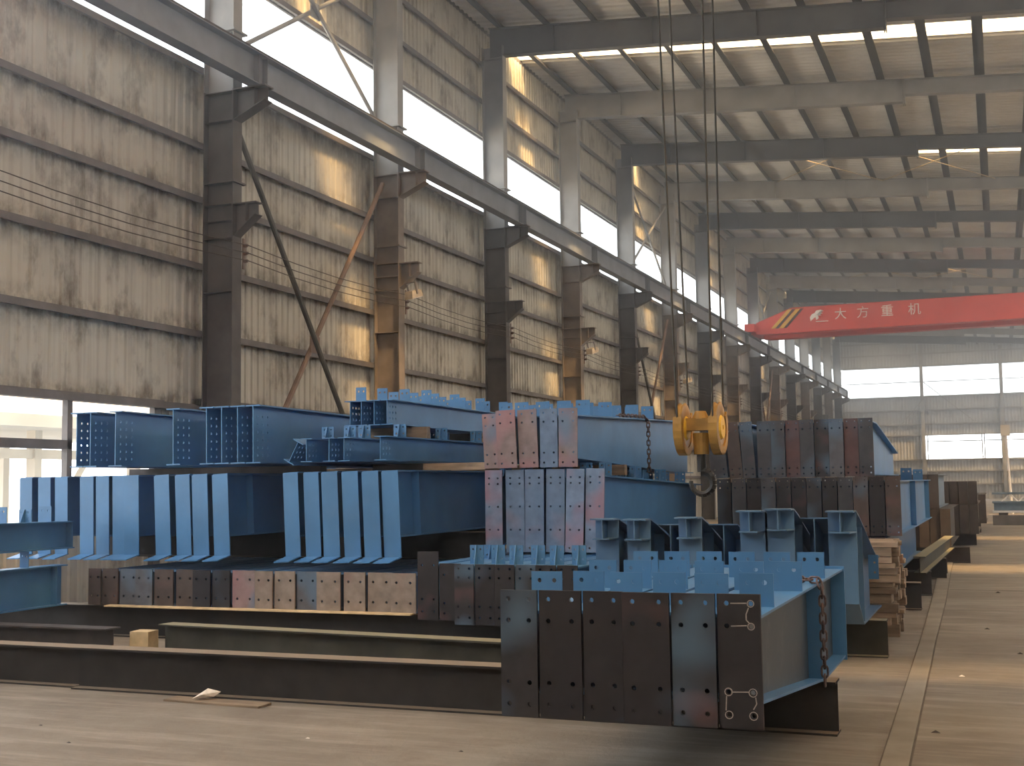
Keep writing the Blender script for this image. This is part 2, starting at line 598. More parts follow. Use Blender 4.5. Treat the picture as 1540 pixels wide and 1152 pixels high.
for k, (x0, x1) in enumerate(((-5.5, -1.2), (-1.1, 0.3), (0.5, 6.3), (6.5, 12.2))):
    w = struct('window_%d' % (16 + wc), 'low window in the end wall, section %d from the column row' % (k + 1))
    MB().box(x0, x1, YEND - .06, YEND - .02, 4.72, 4.80).box(x0, x0 + .08, YEND - .06, YEND - .02, 3.3, 5.25).box(x1 - .08, x1, YEND - .06, YEND - .02, 3.3, 5.25).build('window_frame', 'rafter_paint', w)
    MB().box(x0, x1, YEND - .035, YEND - .03, 3.3, 5.25).build('pane', 'glass', w)
    wc += 1
for k, x in enumerate((-5.75, 0.4, 6.4)):
    t = thing('wall_post', 'pale steel post against the end wall, %s from the column row' % ORD[k], 'post', (x, YEND - .42, 0))
    hp = 13.60 - 0.0885 * (x + 12.13) - .02
    MB().box(-.13, .13, -.02, .0, 0, hp).build('flange', 'rafter_paint', t)
    MB().box(-.006, .006, 0, .2, 0, hp).build('web', 'rafter_paint', t)
    MB().box(-.13, .13, .2, .215, 0, hp).build('flange', 'rafter_paint', t)
for k, (xa, za, xb, zb) in enumerate(((-5.6, 8.4, -9.6, 3.6), (-5.6, 9.7, -1.6, 6.2))):
    tag(MB().tube((xa, YEND - .5, za), (xb, YEND - .5, zb), .03).build('tie_rod', 'rafter_paint'),
        ('thin tie rod slanting down to the column row across the end wall', 'thin tie rod slanting down to the aisle side across the end wall')[k], 'tie rod')

# ceiling: sheets, roof lights, purlins -------------------------------
ceil = struct('ceiling', 'grey corrugated metal roof with purlins and roof light strips')
def roof_sheet(y0, y1):
    pr = corr_profile(y0, y1, 0.27, -0.045)
    vs_ = []
    for a, d in pr:
        for x in (-12.6, XR):
            vs_.append((x, a, rafter_top(x) + 0.26 + d))
    MB().add(vs_, [(2 * i, 2 * i + 2, 2 * i + 3, 2 * i + 1) for i in range(len(pr) - 1)]).build('roof_sheet', 'roof_sheet_mat', ceil)
PX = [-11.75 + 1.3 * k for k in range(19)]
for bay in range(-4, 16):
    y0, y1 = colY(bay), colY(bay + 1)
    if bay % 2 == 1:
        roof_sheet(y0, y0 + 2.35)
        roof_sheet(y0 + 3.35, y1)
        for xa, xb in zip([-12.5] + PX, PX + [XR]):
            za, zb = rafter_top(xa) + .255, rafter_top(xb) + .255
            MB().add([(xa, y0 + 2.33, za), (xb, y0 + 2.33, zb), (xb, y0 + 3.37, zb), (xa, y0 + 3.37, za),
                      (xa, y0 + 2.33, za + .004), (xb, y0 + 2.33, zb + .004), (xb, y0 + 3.37, zb + .004), (xa, y0 + 3.37, za + .004)],
                     [(3, 2, 1, 0), (4, 5, 6, 7), (0, 1, 5, 4), (1, 2, 6, 5), (2, 3, 7, 6), (3, 0, 4, 7)]).build('roof_light', 'rooflight', ceil)
    else:
        roof_sheet(y0, y1)
pm = MB()
pm.box(-.004, .004, 0, BAY, 0, .21).box(-.004, .13, 0, BAY, 0, .006).box(-.13, .004, 0, BAY, .204, .21).box(.124, .13, 0, BAY, 0, .03)
PM = pm.mesh('purlin', 'purlin_paint')
for bay in range(1, 16):
    for x in PX[:13]:
        link('purlin', PM, ceil, (x, colY(bay), rafter_top(x)))
# eaves fascia on the clad side
MB().box(-12.7, -12.4, colY(-4), YEND, 13.6, 13.95).build('eaves_gutter', 'frame_grey', ceil)

# columns --------------------------------------------------------------
XI = -11.60            # inner face of the inner flange
CW = 0.26
def column_parts(mat):
    ps = []
    for z0, z1 in ((0, 8.27), (8.27, 13.1)):
        ps.append(('flange', MB().box(WX, WX + .018, 0, CW, z0, z1)))
        ps.append(('flange', MB().box(XI - .018, XI, 0, CW, z0, z1)))
        ps.append(('web', MB().box(WX + .018, XI - .018, CW / 2 - .006, CW / 2 + .006, z0, z1)))
    for z in (1.5, 4.86, 5.76, 6.05, 6.33, 6.70, 7.75, 8.24, 9.05, 9.25, 12.75):
        ps.append(('stiffener', MB().box(WX + .018, XI - .018, 0.004, CW - .004, z - .007, z + .007)))
    # splice collar under the crane seat and light tie above it
    ps.append(('collar', MB().box(XI - .02, XI + .05, -.06, CW + .06, 6.68, 6.71)))
    ps.append(('collar', MB().box(WX - .02, XI + .06, -.07, CW + .07, 9.26, 9.29)))
    # bus-bar bracket
    b_ = MB().strip([(XI, 6.31), (-11.16, 6.31)], .016, .02, CW - .02, 'y')
    b_.prism([(XI, 5.78), (XI, 6.31), (-11.18, 6.31), (-11.18, 6.12)], 'y', CW / 2 - .006, CW / 2 + .006)
    b_.add(*quad_plate((XI, 5.78), (-11.18, 6.11), .02, CW - .02, .014))
    b_.box(-11.38, -11.368, .03, CW - .03, 6.02, 6.31)
    ps.append(('bracket', b_))
    # crane seat
    s_ = MB().strip([(XI, 8.245), (-10.98, 8.245)], .025, 0, CW, 'y')
    s_.prism([(XI, 7.75), (XI, 8.245), (-11.0, 8.245), (-11.0, 8.02)], 'y', CW / 2 - .006, CW / 2 + .006)
    s_.add(*quad_plate((XI, 7.74), (-11.0, 8.01), .01, CW - .01, .016))
    s_.box(-11.21, -11.198, .02, CW - .02, 7.93, 8.245)
    ps.append(('crane_seat', s_))
    return [(n, m_.mesh(n, 'rafter_paint' if min(v_[2] for v_ in m_.v) > 8.26 else mat)) for n, m_ in ps]  # upper shafts take the paler paint: window glow put into their colour

def quad_plate(p, q, y0, y1, t):
    (xa, za), (xb, zb) = p, q
    return ([(xa, y0, za), (xb, y0, zb), (xb, y1, zb), (xa, y1, za), (xa, y0, za + t), (xb, y0, zb + t), (xb, y1, zb + t), (xa, y1, za + t)],
            [(0, 3, 2, 1), (4, 5, 6, 7), (0, 1, 5, 4), (1, 2, 6, 5), (2, 3, 7, 6), (3, 0, 4, 7)])

CP = {m_: column_parts(m_) for m_ in ('column_dark', 'column_brown')}
for n in range(1, NCOL):
    mat = 'column_dark' if n % 2 else 'column_brown'
    t = thing('steel_column', '%s steel H-column, %s from the yard opening along the clad wall' % ('dark grey' if n % 2 else 'rust-brown', ORD[n - 1]),
              'column', (0, colY(n), 0), group='columns along the clad wall')
    for nm, me in CP[mat]:
        link(nm, me, t)

# crane runway: one girder per bay, rail on top -------------------------
GX = -11.2
gm = MB().box(-.004, .004, 0, BAY - .01, .014, .506)
gt = MB().box(-.15, .15, 0, BAY - .01, .506, .52)
gb = MB().box(-.12, .12, 0, BAY - .01, 0, .014)
GS = MB().box(-.11, -.004, 0, .012, .014, .506).box(.004, .11, 0, .012, .014, .506).mesh('stiffener', 'girder_paint')
rl = MB().box(-.035, .035, 0, BAY, .52, .54).box(-.012, .012, 0, BAY, .54, .60).box(-.03, .03, 0, BAY, .60, .635)
GPARTS = [('web', gm.mesh('web', 'girder_paint')), ('top_flange', gt.mesh('top_flange', 'girder_paint')), ('bottom_flange', gb.mesh('bottom_flange', 'girder_paint')),
          ('rail', rl.mesh('rail', 'rust_dark'))]
for bay in range(0, 15):
    lab = 'grey crane runway girder between the %s and %s column from the yard opening' % (ORD[bay - 1], ORD[bay]) if bay else 'grey crane runway girder above the yard opening'
    t = thing('crane_girder', lab, 'girder', (GX, colY(bay) + CW / 2, 8.272), group='crane runway girders')
    for nm, me in GPARTS:
        link(nm, me, t)
    for k in range(2):
        link('stiffener', GS, t, (0, .12 + 5.75 * k, 0))

# rafters ---------------------------------------------------------------
XS = -2.03
def rbot(x): return 12.82 + (12.07 - 12.82) * (x + 11.6) / (XS + 11.6)
def rbot2(x): return rafter_top(x) - .44
FW = .25
def rafter_parts():
    ps = []
    ps.append(('top_flange', MB().strip([(-12.0, rafter_top(-12.0) - .016), (XR, rafter_top(XR) - .016)], .016, 0, FW, 'y')))
    ps.append(('bottom_flange', MB().strip([(-11.6, rbot(-11.6)), (XS, rbot(XS))], .016, 0, FW, 'y')))
    ps.append(('bottom_flange', MB().strip([(XS, rbot2(XS)), (XR, rbot2(XR))], .016, 0, FW, 'y')))
    w = MB().prism([(-12.0, rbot(-11.6)), (-11.6, rbot(-11.6) + .01), (XS, rbot(XS) + .01), (XS, rafter_top(XS) - .01), (-12.0, rafter_top(-12) - .01)], 'y', FW / 2 - .005, FW / 2 + .005)
    w.prism([(XS, rbot2(XS) + .01), (XR, rbot2(XR) + .01), (XR, rafter_top(XR) - .01), (XS, rafter_top(XS) - .01)], 'y', FW / 2 - .005, FW / 2 + .005)
    ps.append(('web', w))
    for x in (-10.2, -7.6, -5.0):
        ps.append(('stiffener', MB().box(x - .006, x + .006, .01, FW - .01, rbot(x) + .015, rafter_top(x) - .015)))
    for dx in (-.03, .008):
        ps.append(('splice_plate', MB().box(XS + dx, XS + dx + .022, -.02, FW + .02, rbot(XS) - .06, rafter_top(XS))))
    for x in (-9.15, -6.55, -3.95):
        ps.append(('fly_brace', MB().tube((x, FW / 2, rbot(x) + .03), (x, FW / 2 + .75, rafter_top(x) - .01), .018, 5)))
    return {q: [(n, m_.mesh(n, q)) for n, m_ in ps] for q in ('rafter_paint', 'rafter_dark')}
RP = rafter_parts()
for n in range(1, NCOL):
    t = thing('roof_rafter', ('dark' if n % 2 else 'light') + ' grey tapered steel roof rafter on the %s column from the yard opening' % ORD[n - 1], 'rafter', (0, colY(n), 0), group='roof rafters')
    for nm, me in RP['rafter_dark' if n % 2 else 'rafter_paint']:
        link(nm, me, t)
# roof bracing rods seen crossing below the purlins
k = 0
for bay in (5, 9):
    for xa in (-7.5, -3.6):
        for a, b_ in ((xa, xa + 3.9), (xa + 3.9, xa)):
            ya, yb = colY(bay) + .3, colY(bay + 1) - .1
            tag(MB().tube((a, ya, rafter_top(a) - .1), (b_, yb, rafter_top(b_) - .1), .014, 5).build('roof_tie_rod', 'wood_yellow'),
                'thin yellowish roof bracing rod crossing below the purlins', 'tie rod', 'roof bracing rods')

# wall X-braces ---------------------------------------------------------
def xbrace(label, bay, z0, z1, mats, r=.05):
    t = thing('cross_brace', label, 'brace', (-11.9, colY(bay), 0))
    ya, yb = CW + .02, BAY - .02
    MB().tube((.03, ya, z1), (.03, yb, z0), r).build('diagonal_tube', mats[0], t)
    MB().tube((-.06, ya, z0), (-.06, yb, z1), r).build('diagonal_tube', mats[1], t)
    zc, yc = (z0 + z1) / 2, (ya + yb) / 2
    MB().box(-.02, .0, yc - .16, yc + .16, zc - .16, zc + .16).build('gusset_plate', mats[1], t)
xbrace('crossed dark and rusty tubes below the girder beside the first column', 1, .55, 8.05, ('brace_dark', 'brace_brown'))
xbrace('crossed grey tubes before the strip window beside the first column', 1, 9.0, 12.6, ('rafter_paint', 'rafter_paint'), .045)
xbrace('crossed brown tubes below the girder beside the fifth column', 5, .55, 8.05, ('brace_dark', 'brace_brown'))
xbrace('crossed grey tubes before the strip window beside the fifth column', 5, 9.0, 12.6, ('rafter_paint', 'rafter_paint'), .045)
xbrace('crossed brown tubes below the girder beside the ninth column', 9, .55, 8.05, ('brace_brown', 'brace_brown'))
xbrace('crossed grey tubes before the strip window beside the ninth column', 9, 9.0, 12.6, ('rafter_paint', 'rafter_paint'), .045)

# bus-bar wires and their insulators --------------------------------------
for k, z in enumerate((5.66, 5.53, 5.40)):
    pts = []
    for n in range(0, 14):
        for q in range(4):
            f_ = q / 4
            pts.append((-11.5, colY(n) + f_ * BAY + .3, z - .09 * 4 * f_ * (1 - f_)))
    tag(MB().path(pts, .009, 5).build('conductor_wire', 'wire'), '%s thin conductor wire strung along the column row' % ('top', 'middle', 'bottom')[k], 'wire', 'conductor wires along the wall')
ins = MB().box(-.02, .0, -.03, .03, -.40, .12)
for z in (0, -.13, -.26):
    ins.lathe([(-.0, .012), (.0, .035), (.05, .035), (.05, .025), (.07, .025), (.07, .012)], (0, 0, z + .0), 'x', 8)
IM = ins.mesh('insulator_rack', 'porcelain')
for n in range(1, 14):
    tag(link('insulator_rack', IM, None, (XI + .021, colY(n) + CW + .05, 5.66)), 'brown insulator rack holding wires on the %s column from the yard opening' % ORD[n - 1], 'insulator', 'insulator racks')

# floodlight under the second column's bracket
for n, lab in ((2, 'dusty floodlight hung under the bracket of the second column'), (4, 'small dusty floodlight by the bracket of the fourth column'), (6, 'small dusty floodlight by the bracket of the sixth column')):
    t = thing('floodlight', lab, 'lamp', (-11.2, colY(n) - .12, 5.62), (0.3, 0, -.4))
    MB().prism([(-.16, -.09), (.16, -.09), (.12, .06), (-.12, .06)], 'x', -.12, .12).build('housing', 'lamp_housing', t)
    MB().box(-.11, .11, -.15, .15, -.105, -.09).build('lens', 'paper', t)
    MB().box(-.14, -.125, -.02, .02, -.02, .22).box(.125, .14, -.02, .02, -.02, .22).box(-.14, .14, -.02, .02, .22, .235).build('yoke', 'frame_grey', t)
# ------------------------------------------------------------------ overhead cranes
def crane(label, y, visible):
    t = thing('overhead_crane', label, 'crane', (0, y, 0))
    zb, zt = 8.98, 10.08
    for yy in (0, 2.2):
        prof = [(-10.75, zb - .1), (11.5, zb), (11.5, zt), (-9.15, zt), (-10.9, 9.42), (-10.9, zb - .1)]
        g = MB().prism(prof, 'y', yy, yy + .55).build('box_girder', 'red_paint', t)
        MB().strip([(-10.75, zb - .125), (11.5, zb - .025)], .025, yy - .04, yy + .6, 'y').build('bottom_flange', 'red_paint', g)
        MB().strip([(-10.9, 9.42), (-9.15, zt), (11.5, zt)], .02, yy - .04, yy + .6, 'y').build('top_flange', 'red_paint', g)
    MB().box(-11.38, -10.9, -.5, 3.2, 8.98, 9.36).build('end_carriage', 'red_paint', t)
    for yy in (-.1, 2.8):
        MB().lathe([(-.06, .02), (-.06, .16), (-.04, .19), (.04, .19), (.06, .16), (.06, .02)], (GX, yy, 9.09), 'x', 14).build('wheel', 'rust_dark', t)
    return t
cr = crane('red bridge crane with white lettering spanning the hall on the runway', 60.0, True)
g = None
for ch in cr.children:
    if ch.name.startswith('box_girder'):
        g = ch
        break
for x in (-9.55, -9.15):
    MB().prism([(x - .62, 9.12), (x - .42, 9.12), (x + .42, 10.02), (x + .22, 10.02)], 'y', -.008, .0).build('stripe', 'stripe_yellow', g)
    MB().prism([(x - .40, 9.12), (x - .26, 9.12), (x + .58, 10.02), (x + .44, 10.02)], 'y', -.008, .0).build('stripe', 'black', g)
def lettering(ch, x, z, size):
    cu = bpy.data.curves.new('character', 'FONT')
    cu.body = ch
    cu.size = size
    cu.extrude = .004
    cu.align_x = 'CENTER'
    cu.align_y = 'CENTER'
    ob = bpy.data.objects.new('tmp', cu)
    C.objects.link(ob)
    dg = bpy.context.evaluated_depsgraph_get()
    me = bpy.data.meshes.new_from_object(ob.evaluated_get(dg))
    bpy.data.objects.remove(ob)
    me.materials.clear()
    me.materials.append(MAT['white_paint'])
    o = link('character', me, g, (x, -.006, z))
    o.rotation_euler = (PI / 2, 0, 0)
    o['label'] = 'white painted character %s' % ch
for ch, px in zip('大方重机', (-6.82, -5.78, -4.66, -3.42)):
    lettering(ch, px, 9.62, .60)
# the maker's emblem: a white rearing horse-head shape over a short bar
hs = [(-.32, -.05), (-.22, .10), (-.10, .14), (-.02, .26), (.20, .30), (.34, .22), (.18, .20), (.30, .10), (.12, .10), (.24, .0), (.06, .02), (.10, -.12), (-.02, -.20), (-.06, -.06), (-.18, -.14), (-.30, -.26)]
mbh = MB()
cx = (-.05, .02)
for p, q in zip(hs, hs[1:] + hs[:1]):
    mbh.prism([cx, q, p], 'y', -.008, 0)
em = mbh.build('emblem', 'white_paint', g, loc=(-7.95, 0, 9.62))
MB().box(-.05, .55, -.008, 0, -.30, -.26).build('emblem_bar', 'white_paint', em)
c2 = crane('red bridge crane high over the stacks carrying the hook block', 8.4, False)
MB().box(-3.1, -1.4, -.1, 2.9, 10.1, 10.5).build('hoist_trolley', 'yellow_paint', c2)

# hook block and its ropes
HB = (-2.29, 9.95, 2.055)
HS = .731
t = thing('hook_block', 'yellow twin-sheave hook block hanging before the stacks', 'hook block', HB)
t.scale = (HS, HS, HS)
for sx in (-.2, .2):
    s_ = MB().lathe([(-.034, .05), (-.034, .25), (-.028, .29), (-.012, .27), (.012, .27), (.028, .29), (.034, .25), (.034, .05)], (sx, 0, 0), 'x', 28).build('sheave', 'yellow_paint', t, True)
    MB().lathe([(-.056, .03), (-.056, .12), (-.034, .14), (-.034, .03)], (sx, 0, 0), 'x', 20).lathe([(.034, .03), (.034, .14), (.056, .12), (.056, .03)], (sx, 0, 0), 'x', 20).build('hub_plate', 'stripe_yellow', s_)
    gd = MB()
    for k in range(16):
        a0, a1 = PI * (k / 15) * 1.25 + PI * .875, PI * ((k + 1) / 15) * 1.25 + PI * .875
        for side in (-.048, .038):
            gd.prism([(math.cos(a0) * .22, math.sin(a0) * .22), (math.cos(a1) * .22, math.sin(a1) * .22), (math.cos(a1) * .31, math.sin(a1) * .31), (math.cos(a0) * .31, math.sin(a0) * .31)], 'x', sx + side, sx + side + .012)
        gd.prism([(math.cos(a0) * .30, math.sin(a0) * .30), (math.cos(a1) * .30, math.sin(a1) * .30), (math.cos(a1) * .312, math.sin(a1) * .312), (math.cos(a0) * .312, math.sin(a0) * .312)], 'x', sx - .048, sx + .05)
    gd.build('sheave_guard', 'yellow_paint', t)
MB().box(-.15, .15, -.09, .09, -.03, .11).build('crosshead', 'yellow_paint', t)
MB().tube((0, 0, .10), (0, 0, .19), .10, 14, .06).build('cap', 'yellow_paint', t)
MB().lathe([(-.30, .02), (-.30, .085), (-.06, .095), (-.06, .02)], (0, 0, 0), 'z', 16).build('swivel_barrel', 'yellow_paint', t)
hk = []
for k in range(15):
    a = PI * .5 - 1.55 * PI * k / 14
    hk.append((.0 + .13 * math.cos(a), 0, -.62 + .13 * math.sin(a)))
mbk = MB().tube((0, 0, -.28), (0, 0, -.50), .05, 10)
for k, (p, q) in enumerate(zip(hk, hk[1:])):
    mbk.tube(p, q, .052 - .002 * k, 8, .052 - .002 * (k + 1))
mbk.build('hook', 'black', t)
for sx, tops in ((-.2, (-.17, -.17)), (.2, (.02, .02))):
    for sy, top in zip((-.28, .28), tops):
        tag(MB().tube((HB[0] + sx * HS, HB[1] + sy * HS, HB[2]), (HB[0] + sx * HS + top, HB[1] + sy * HS, 10.2), .009, 6).build('wire_rope', 'rope'),
            'dark steel hoist rope running up from the yellow hook block', 'rope', 'hoist ropes')

# ------------------------------------------------------------------ beams
def poly_at(line, y):
    for (a, za), (b_, zb) in zip(line, line[1:]):
        if a <= y <= b_:
            return za + (zb - za) * (y - a) / (b_ - a)
    return line[-1][1]


def beam(name, label, x, y, zt, zb, w=.2, tf=.014, tw=.009, mat='blue', plate=None, stiff=(), cleats=(), cleat_w=None, cleat_h=.14,
         web_holes=None, webmat=None, lean=0, yaw=0, group=None, far_plate=False, cat='beam', lip=False):
    """steel H-beam lying along +Y. zt / zb: absolute outlines [(dy, z)...] of the top and bottom faces"""
    L = zt[-1][0]
    z0 = min(z for _, z in zb)
    if plate:
        z0 = min(z0, plate['z0'])
    T = [(a, z - z0) for a, z in zt]
    B = [(a, z - z0) for a, z in zb]
    t = thing(name, label, cat, (x, y, z0), (0, lean, yaw), group)
    y_in = plate['t'] if plate else 0
    T2 = [(max(a, y_in), z) for a, z in T]
    B2 = [(max(a, y_in), z) for a, z in B]
    key = ('bm', tuple(T2), tuple(B2), w, tf, tw, mat, bool(web_holes))
    def mk():
        r = [('top_flange', MB().strip([(a, z - tf) for a, z in T2], tf, -w / 2, w / 2).mesh('top_flange', mat)),
             ('bottom_flange', MB().strip(B2, tf, -w / 2, w / 2).mesh('bottom_flange', mat))]
        wb_ = MB()
        ys = sorted(set([a for a, _ in T2] + [a for a, _ in B2]))
        if web_holes:
            ye, us, vs2 = web_holes
            h0, h1 = B2[0][1] + tf, T2[0][1] - tf
            wb_.holed(0, ye, h0, h1, -tw / 2, tw / 2, us, [h0 + f_ * (h1 - h0) for f_ in vs2], .014, 'yz')
            ys = [ye] + [a for a in ys if a > ye]
        for a, b_ in zip(ys, ys[1:]):
            wb_.prism([(a, poly_at(B2, a) + tf), (b_, poly_at(B2, b_) + tf), (b_, poly_at(T2, b_) - tf), (a, poly_at(T2, a) - tf)], 'x', -tw / 2, tw / 2)
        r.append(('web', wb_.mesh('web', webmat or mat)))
        return r
    for nm, me in cached(key, mk):
        link(nm, me, t)
    if plate:
        pw, pz0, pz1 = plate['w'], plate['z0'] - z0, plate['z1'] - z0
        rows, cols, r = plate.get('rows', ()), plate.get('cols', (-.5, .5)), plate.get('r', .0125)
        pk = ('pl', round(pw, 3), round(pz0, 3), round(pz1, 3), tuple(rows), plate['mat'], r, plate['t'], tuple(cols))
        def mkp():
            mb = MB()
            if rows:
                mb.holed(-pw / 2, pw / 2, pz0, pz1, 0, plate['t'], [c_ * pw * .56 for c_ in cols], sorted(pz0 + f_ * (pz1 - pz0) for f_ in rows), r)
            else:
                mb.box(-pw / 2, pw / 2, 0, plate['t'], pz0, pz1)
            return mb.mesh('end_plate', plate['mat'])
        t['plate'] = 1
        pl = link('end_plate', cached(pk, mkp), t)
        if 'label' in plate:
            pl['label'] = plate['label']
        if lip:
            q = MB()
            q.add([(-pw / 2 - .07, -.13, pz0 - .05), (pw / 2 - .07, -.13, pz0 - .05), (pw / 2, .02, pz0), (-pw / 2, .02, pz0), (-pw / 2 - .07, -.13, pz0 - .038), (pw / 2 - .07, -.13, pz0 - .038), (pw / 2, .02, pz0 + .012), (-pw / 2, .02, pz0 + .012)],
                  [(0, 3, 2, 1), (4, 5, 6, 7), (0, 1, 5, 4), (1, 2, 6, 5), (2, 3, 7, 6), (3, 0, 4, 7)])
            q.build('base_lip', mat, t)
    for s_ in stiff:
        zb_, zt_ = poly_at(B2, s_) + tf, poly_at(T2, s_) - tf
        def mks():
            return MB().box(-w / 2 + .004, -tw / 2, 0, .008, zb_, zt_).box(tw / 2, w / 2 - .004, 0, .008, zb_, zt_).mesh('stiffener', mat)
        link('stiffener', cached(('st', round(zb_, 3), round(zt_, 3), w, mat), mks), t, (0, s_, 0))
    if far_plate:
        MB().box(-w / 2 - .01, w / 2 + .01, L, L + .016, B2[-1][1] - .02, T2[-1][1] + .02).build('end_plate', mat, t)
    for cl in cleats:
        cy, kind = cl
        cw = cleat_w or w * .9
        h = .17 if kind == 'plate' else cleat_h
        def mkc():
            mb = MB()
            if kind == 'plate':
                mb.holed(-cw / 2, cw / 2, 0, h, 0, .008, [-cw * .24, cw * .24], [h * .72], .013)
            else:
                mb.holed(-cw / 2, cw / 2, 0, h, 0, .008, [-cw * .28, cw * .28], [h * .28, h * .78], .011)
                mb.prism([(-.07, 0), (-.012, h), (0, h), (0, 0)], 'x', -.004, .004)
            return mb.mesh('purlin_cleat', mat)
        link('purlin_cleat', cached(('cl', kind, round(cw, 3), h, mat), mkc), t, (0, cy, poly_at(T2, cy)))
    return t


ROW4 = (.10, .27, .76, .93)
# --- front stack beside the aisle -----------------------------------------
edges = [-2.40, -2.195, -1.965, -1.755, -1.512, -1.29, -1.075]
mats = ['plate_darkblue', 'plate_dark', 'plate_dark', 'plate_dark', 'plate_darkblue', 'plate_dark']
looks = ['blue-grey sprayed end plate', 'olive-smudged dark end plate', 'dark bare end plate', 'dark plain end plate', 'end plate streaked with blue spray', 'end plate marked with chalk loops']
for k in range(6):
    xc = (edges[k] + edges[k + 1]) / 2
    pw = edges[k + 1] - edges[k] - .008
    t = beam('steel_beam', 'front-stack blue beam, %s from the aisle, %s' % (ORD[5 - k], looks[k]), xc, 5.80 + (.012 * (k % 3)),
             [(0, .965), (3.3, .965)], [(0, .555), (2.2, .338), (3.3, .338)], w=.19, webmat='blue_shaded', plate=dict(w=pw, z0=.44 + .006 * (5 - k) * 0, z1=1.07, t=.02, mat=mats[k], rows=ROW4),
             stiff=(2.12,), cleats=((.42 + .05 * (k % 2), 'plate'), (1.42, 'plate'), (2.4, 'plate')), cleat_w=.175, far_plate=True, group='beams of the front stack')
    if k == 5:
        ep = [c_ for c_ in t.children if c_.name.startswith('end_plate')][0]
        mb = MB()
        def ring(cx_, cz_, r, w_=.004, n=12):
            for q in range(n):
                a, b_ = 2 * PI * q / n, 2 * PI * (q + 1) / n
                mb.prism([(cx_ + r * math.cos(a), cz_ + r * math.sin(a)), (cx_ + r * math.cos(b_), cz_ + r * math.sin(b_)), (cx_ + (r + w_) * math.cos(b_), cz_ + (r + w_) * math.sin(b_)), (cx_ + (r + w_) * math.cos(a), cz_ + (r + w_) * math.sin(a))], 'y', -.0012, 0)
        def line(pts, w_=.0025):
            for (a, b_), (c_, d_) in zip(pts, pts[1:]):
                l = math.hypot(c_ - a, d_ - b_)
                nx, nz = -(d_ - b_) / l * w_, (c_ - a) / l * w_
                mb.prism([(a + nx, b_ + nz), (a - nx, b_ - nz), (c_ - nx, d_ - nz), (c_ + nx, d_ + nz)], 'y', -.0012, 0)
        hx = pw * .28
        zz = [f_ * .63 + .102 for f_ in ROW4]     # plate bottom sits .102 above the thing's base
        for zr in (zz[0], zz[1]):
            ring(-hx, zr, .016)
            ring(hx, zr, .017)
        ring(hx, zz[2], .014)
        ring(hx, zz[3], .014)
        line([(-hx + .02, zz[3]), (hx - .02, zz[3] + .002)])
        line([(-hx + .02, zz[2]), (hx - .02, zz[2] + .004)])
        line([(hx - .01, zz[3] - .02), (hx - .022, zz[3] - .05), (hx - .022, zz[2] + .03), (hx - .008, zz[2] + .016)])
        line([(-hx + .02, zz[1]), (hx - .02, zz[1] + .003)])
        line([(hx + .012, zz[1] - .02), (hx + .016, zz[1] - .05), (hx, zz[0] + .03)])
        line([(-hx - .01, zz[1] - .02), (-hx - .014, zz[0] + .02)])
        mb.build('chalk_mark', 'chalk', ep)
    if k == 0:
        ep = [c_ for c_ in t.children if c_.name.startswith('end_plate')][0]

# --- bottom layer: short beams with small square plates ---------------------
def gx(px): return -5.42 + (px - 627) * .00785
gpl = [(108, 130, 'plate_brown'), (130, 158, 'plate_brown'), (159, 190, 'plate_slate'), (190, 219, 'plate_slate'), (220, 252, 'plate_brown'), (255, 285, 'plate_brown'), (286, 315, 'plate_dark'), (316, 345, 'plate_dark'),
       (347, 383, 'plate_pink'), (386, 414, 'plate_tan'), (415, 447, 'plate_tan'), (448, 480, 'plate_slate'), (481, 517, 'plate_tan'), (520, 552, 'plate_tan'), (554, 589, 'plate_tan'), (590, 626, 'plate_tan')]
wordm = {'plate_brown': 'dark brown', 'plate_slate': 'slate grey', 'plate_dark': 'near-black', 'plate_pink': 'pink primed', 'plate_tan': 'tan bare'}
for k, (a, b_, pm_) in enumerate(gpl):
    xa, xb = gx(a), gx(b_)
    beam('floor_beam', 'low beam, %s square end plate, %s from the tall dark plates' % (wordm[pm_], ORD[15 - k]), (xa + xb) / 2, 10.95 + .02 * (k % 3),
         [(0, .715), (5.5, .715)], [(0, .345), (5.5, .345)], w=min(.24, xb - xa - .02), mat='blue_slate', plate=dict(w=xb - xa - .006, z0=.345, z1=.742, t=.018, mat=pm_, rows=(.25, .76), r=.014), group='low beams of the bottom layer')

# --- bottom layer: taller dark-plated beams with T cleats -------------------
for k in range(6):
    xa = -4.67 + k * .1985
    beam('floor_beam', 'blue bottom-layer beam with tall dark end plate, %s from the corbel beams' % ORD[5 - k], xa + .099, 10.2 + .015 * (k % 2),
         [(0, .875), (6.0, .875)], [(0, .345), (6.0, .345)], w=.17, plate=dict(w=.19, z0=.345, z1=.89, t=.018, mat='plate_dark' if k % 3 else 'plate_darkblue', rows=(.12, .30, .78, .93), r=.012),
         cleats=((.30 + .03 * (k % 2), 'tee'),), cleat_w=.135, cleat_h=.175, group='tall dark-plated bottom beams')
for k, (xa, zt_) in enumerate(((-5.19, .985), (-4.96, .875))):
    beam('floor_beam', ('blue beam with the tallest dark plate of the bottom layer', 'blue beam with dark plate beside the tallest dark plate')[k], xa + .11, 10.5,
         [(0, .86), (6.0, .86)], [(0, .345), (6.0, .345)], w=.18, plate=dict(w=.215, z0=.345, z1=zt_, t=.018, mat='plate_dark', rows=(.12, .3, .8), r=.012),
         cleats=((1.0, 'tee'),) if k else (), cleat_w=.15, group='tall dark-plated bottom beams')

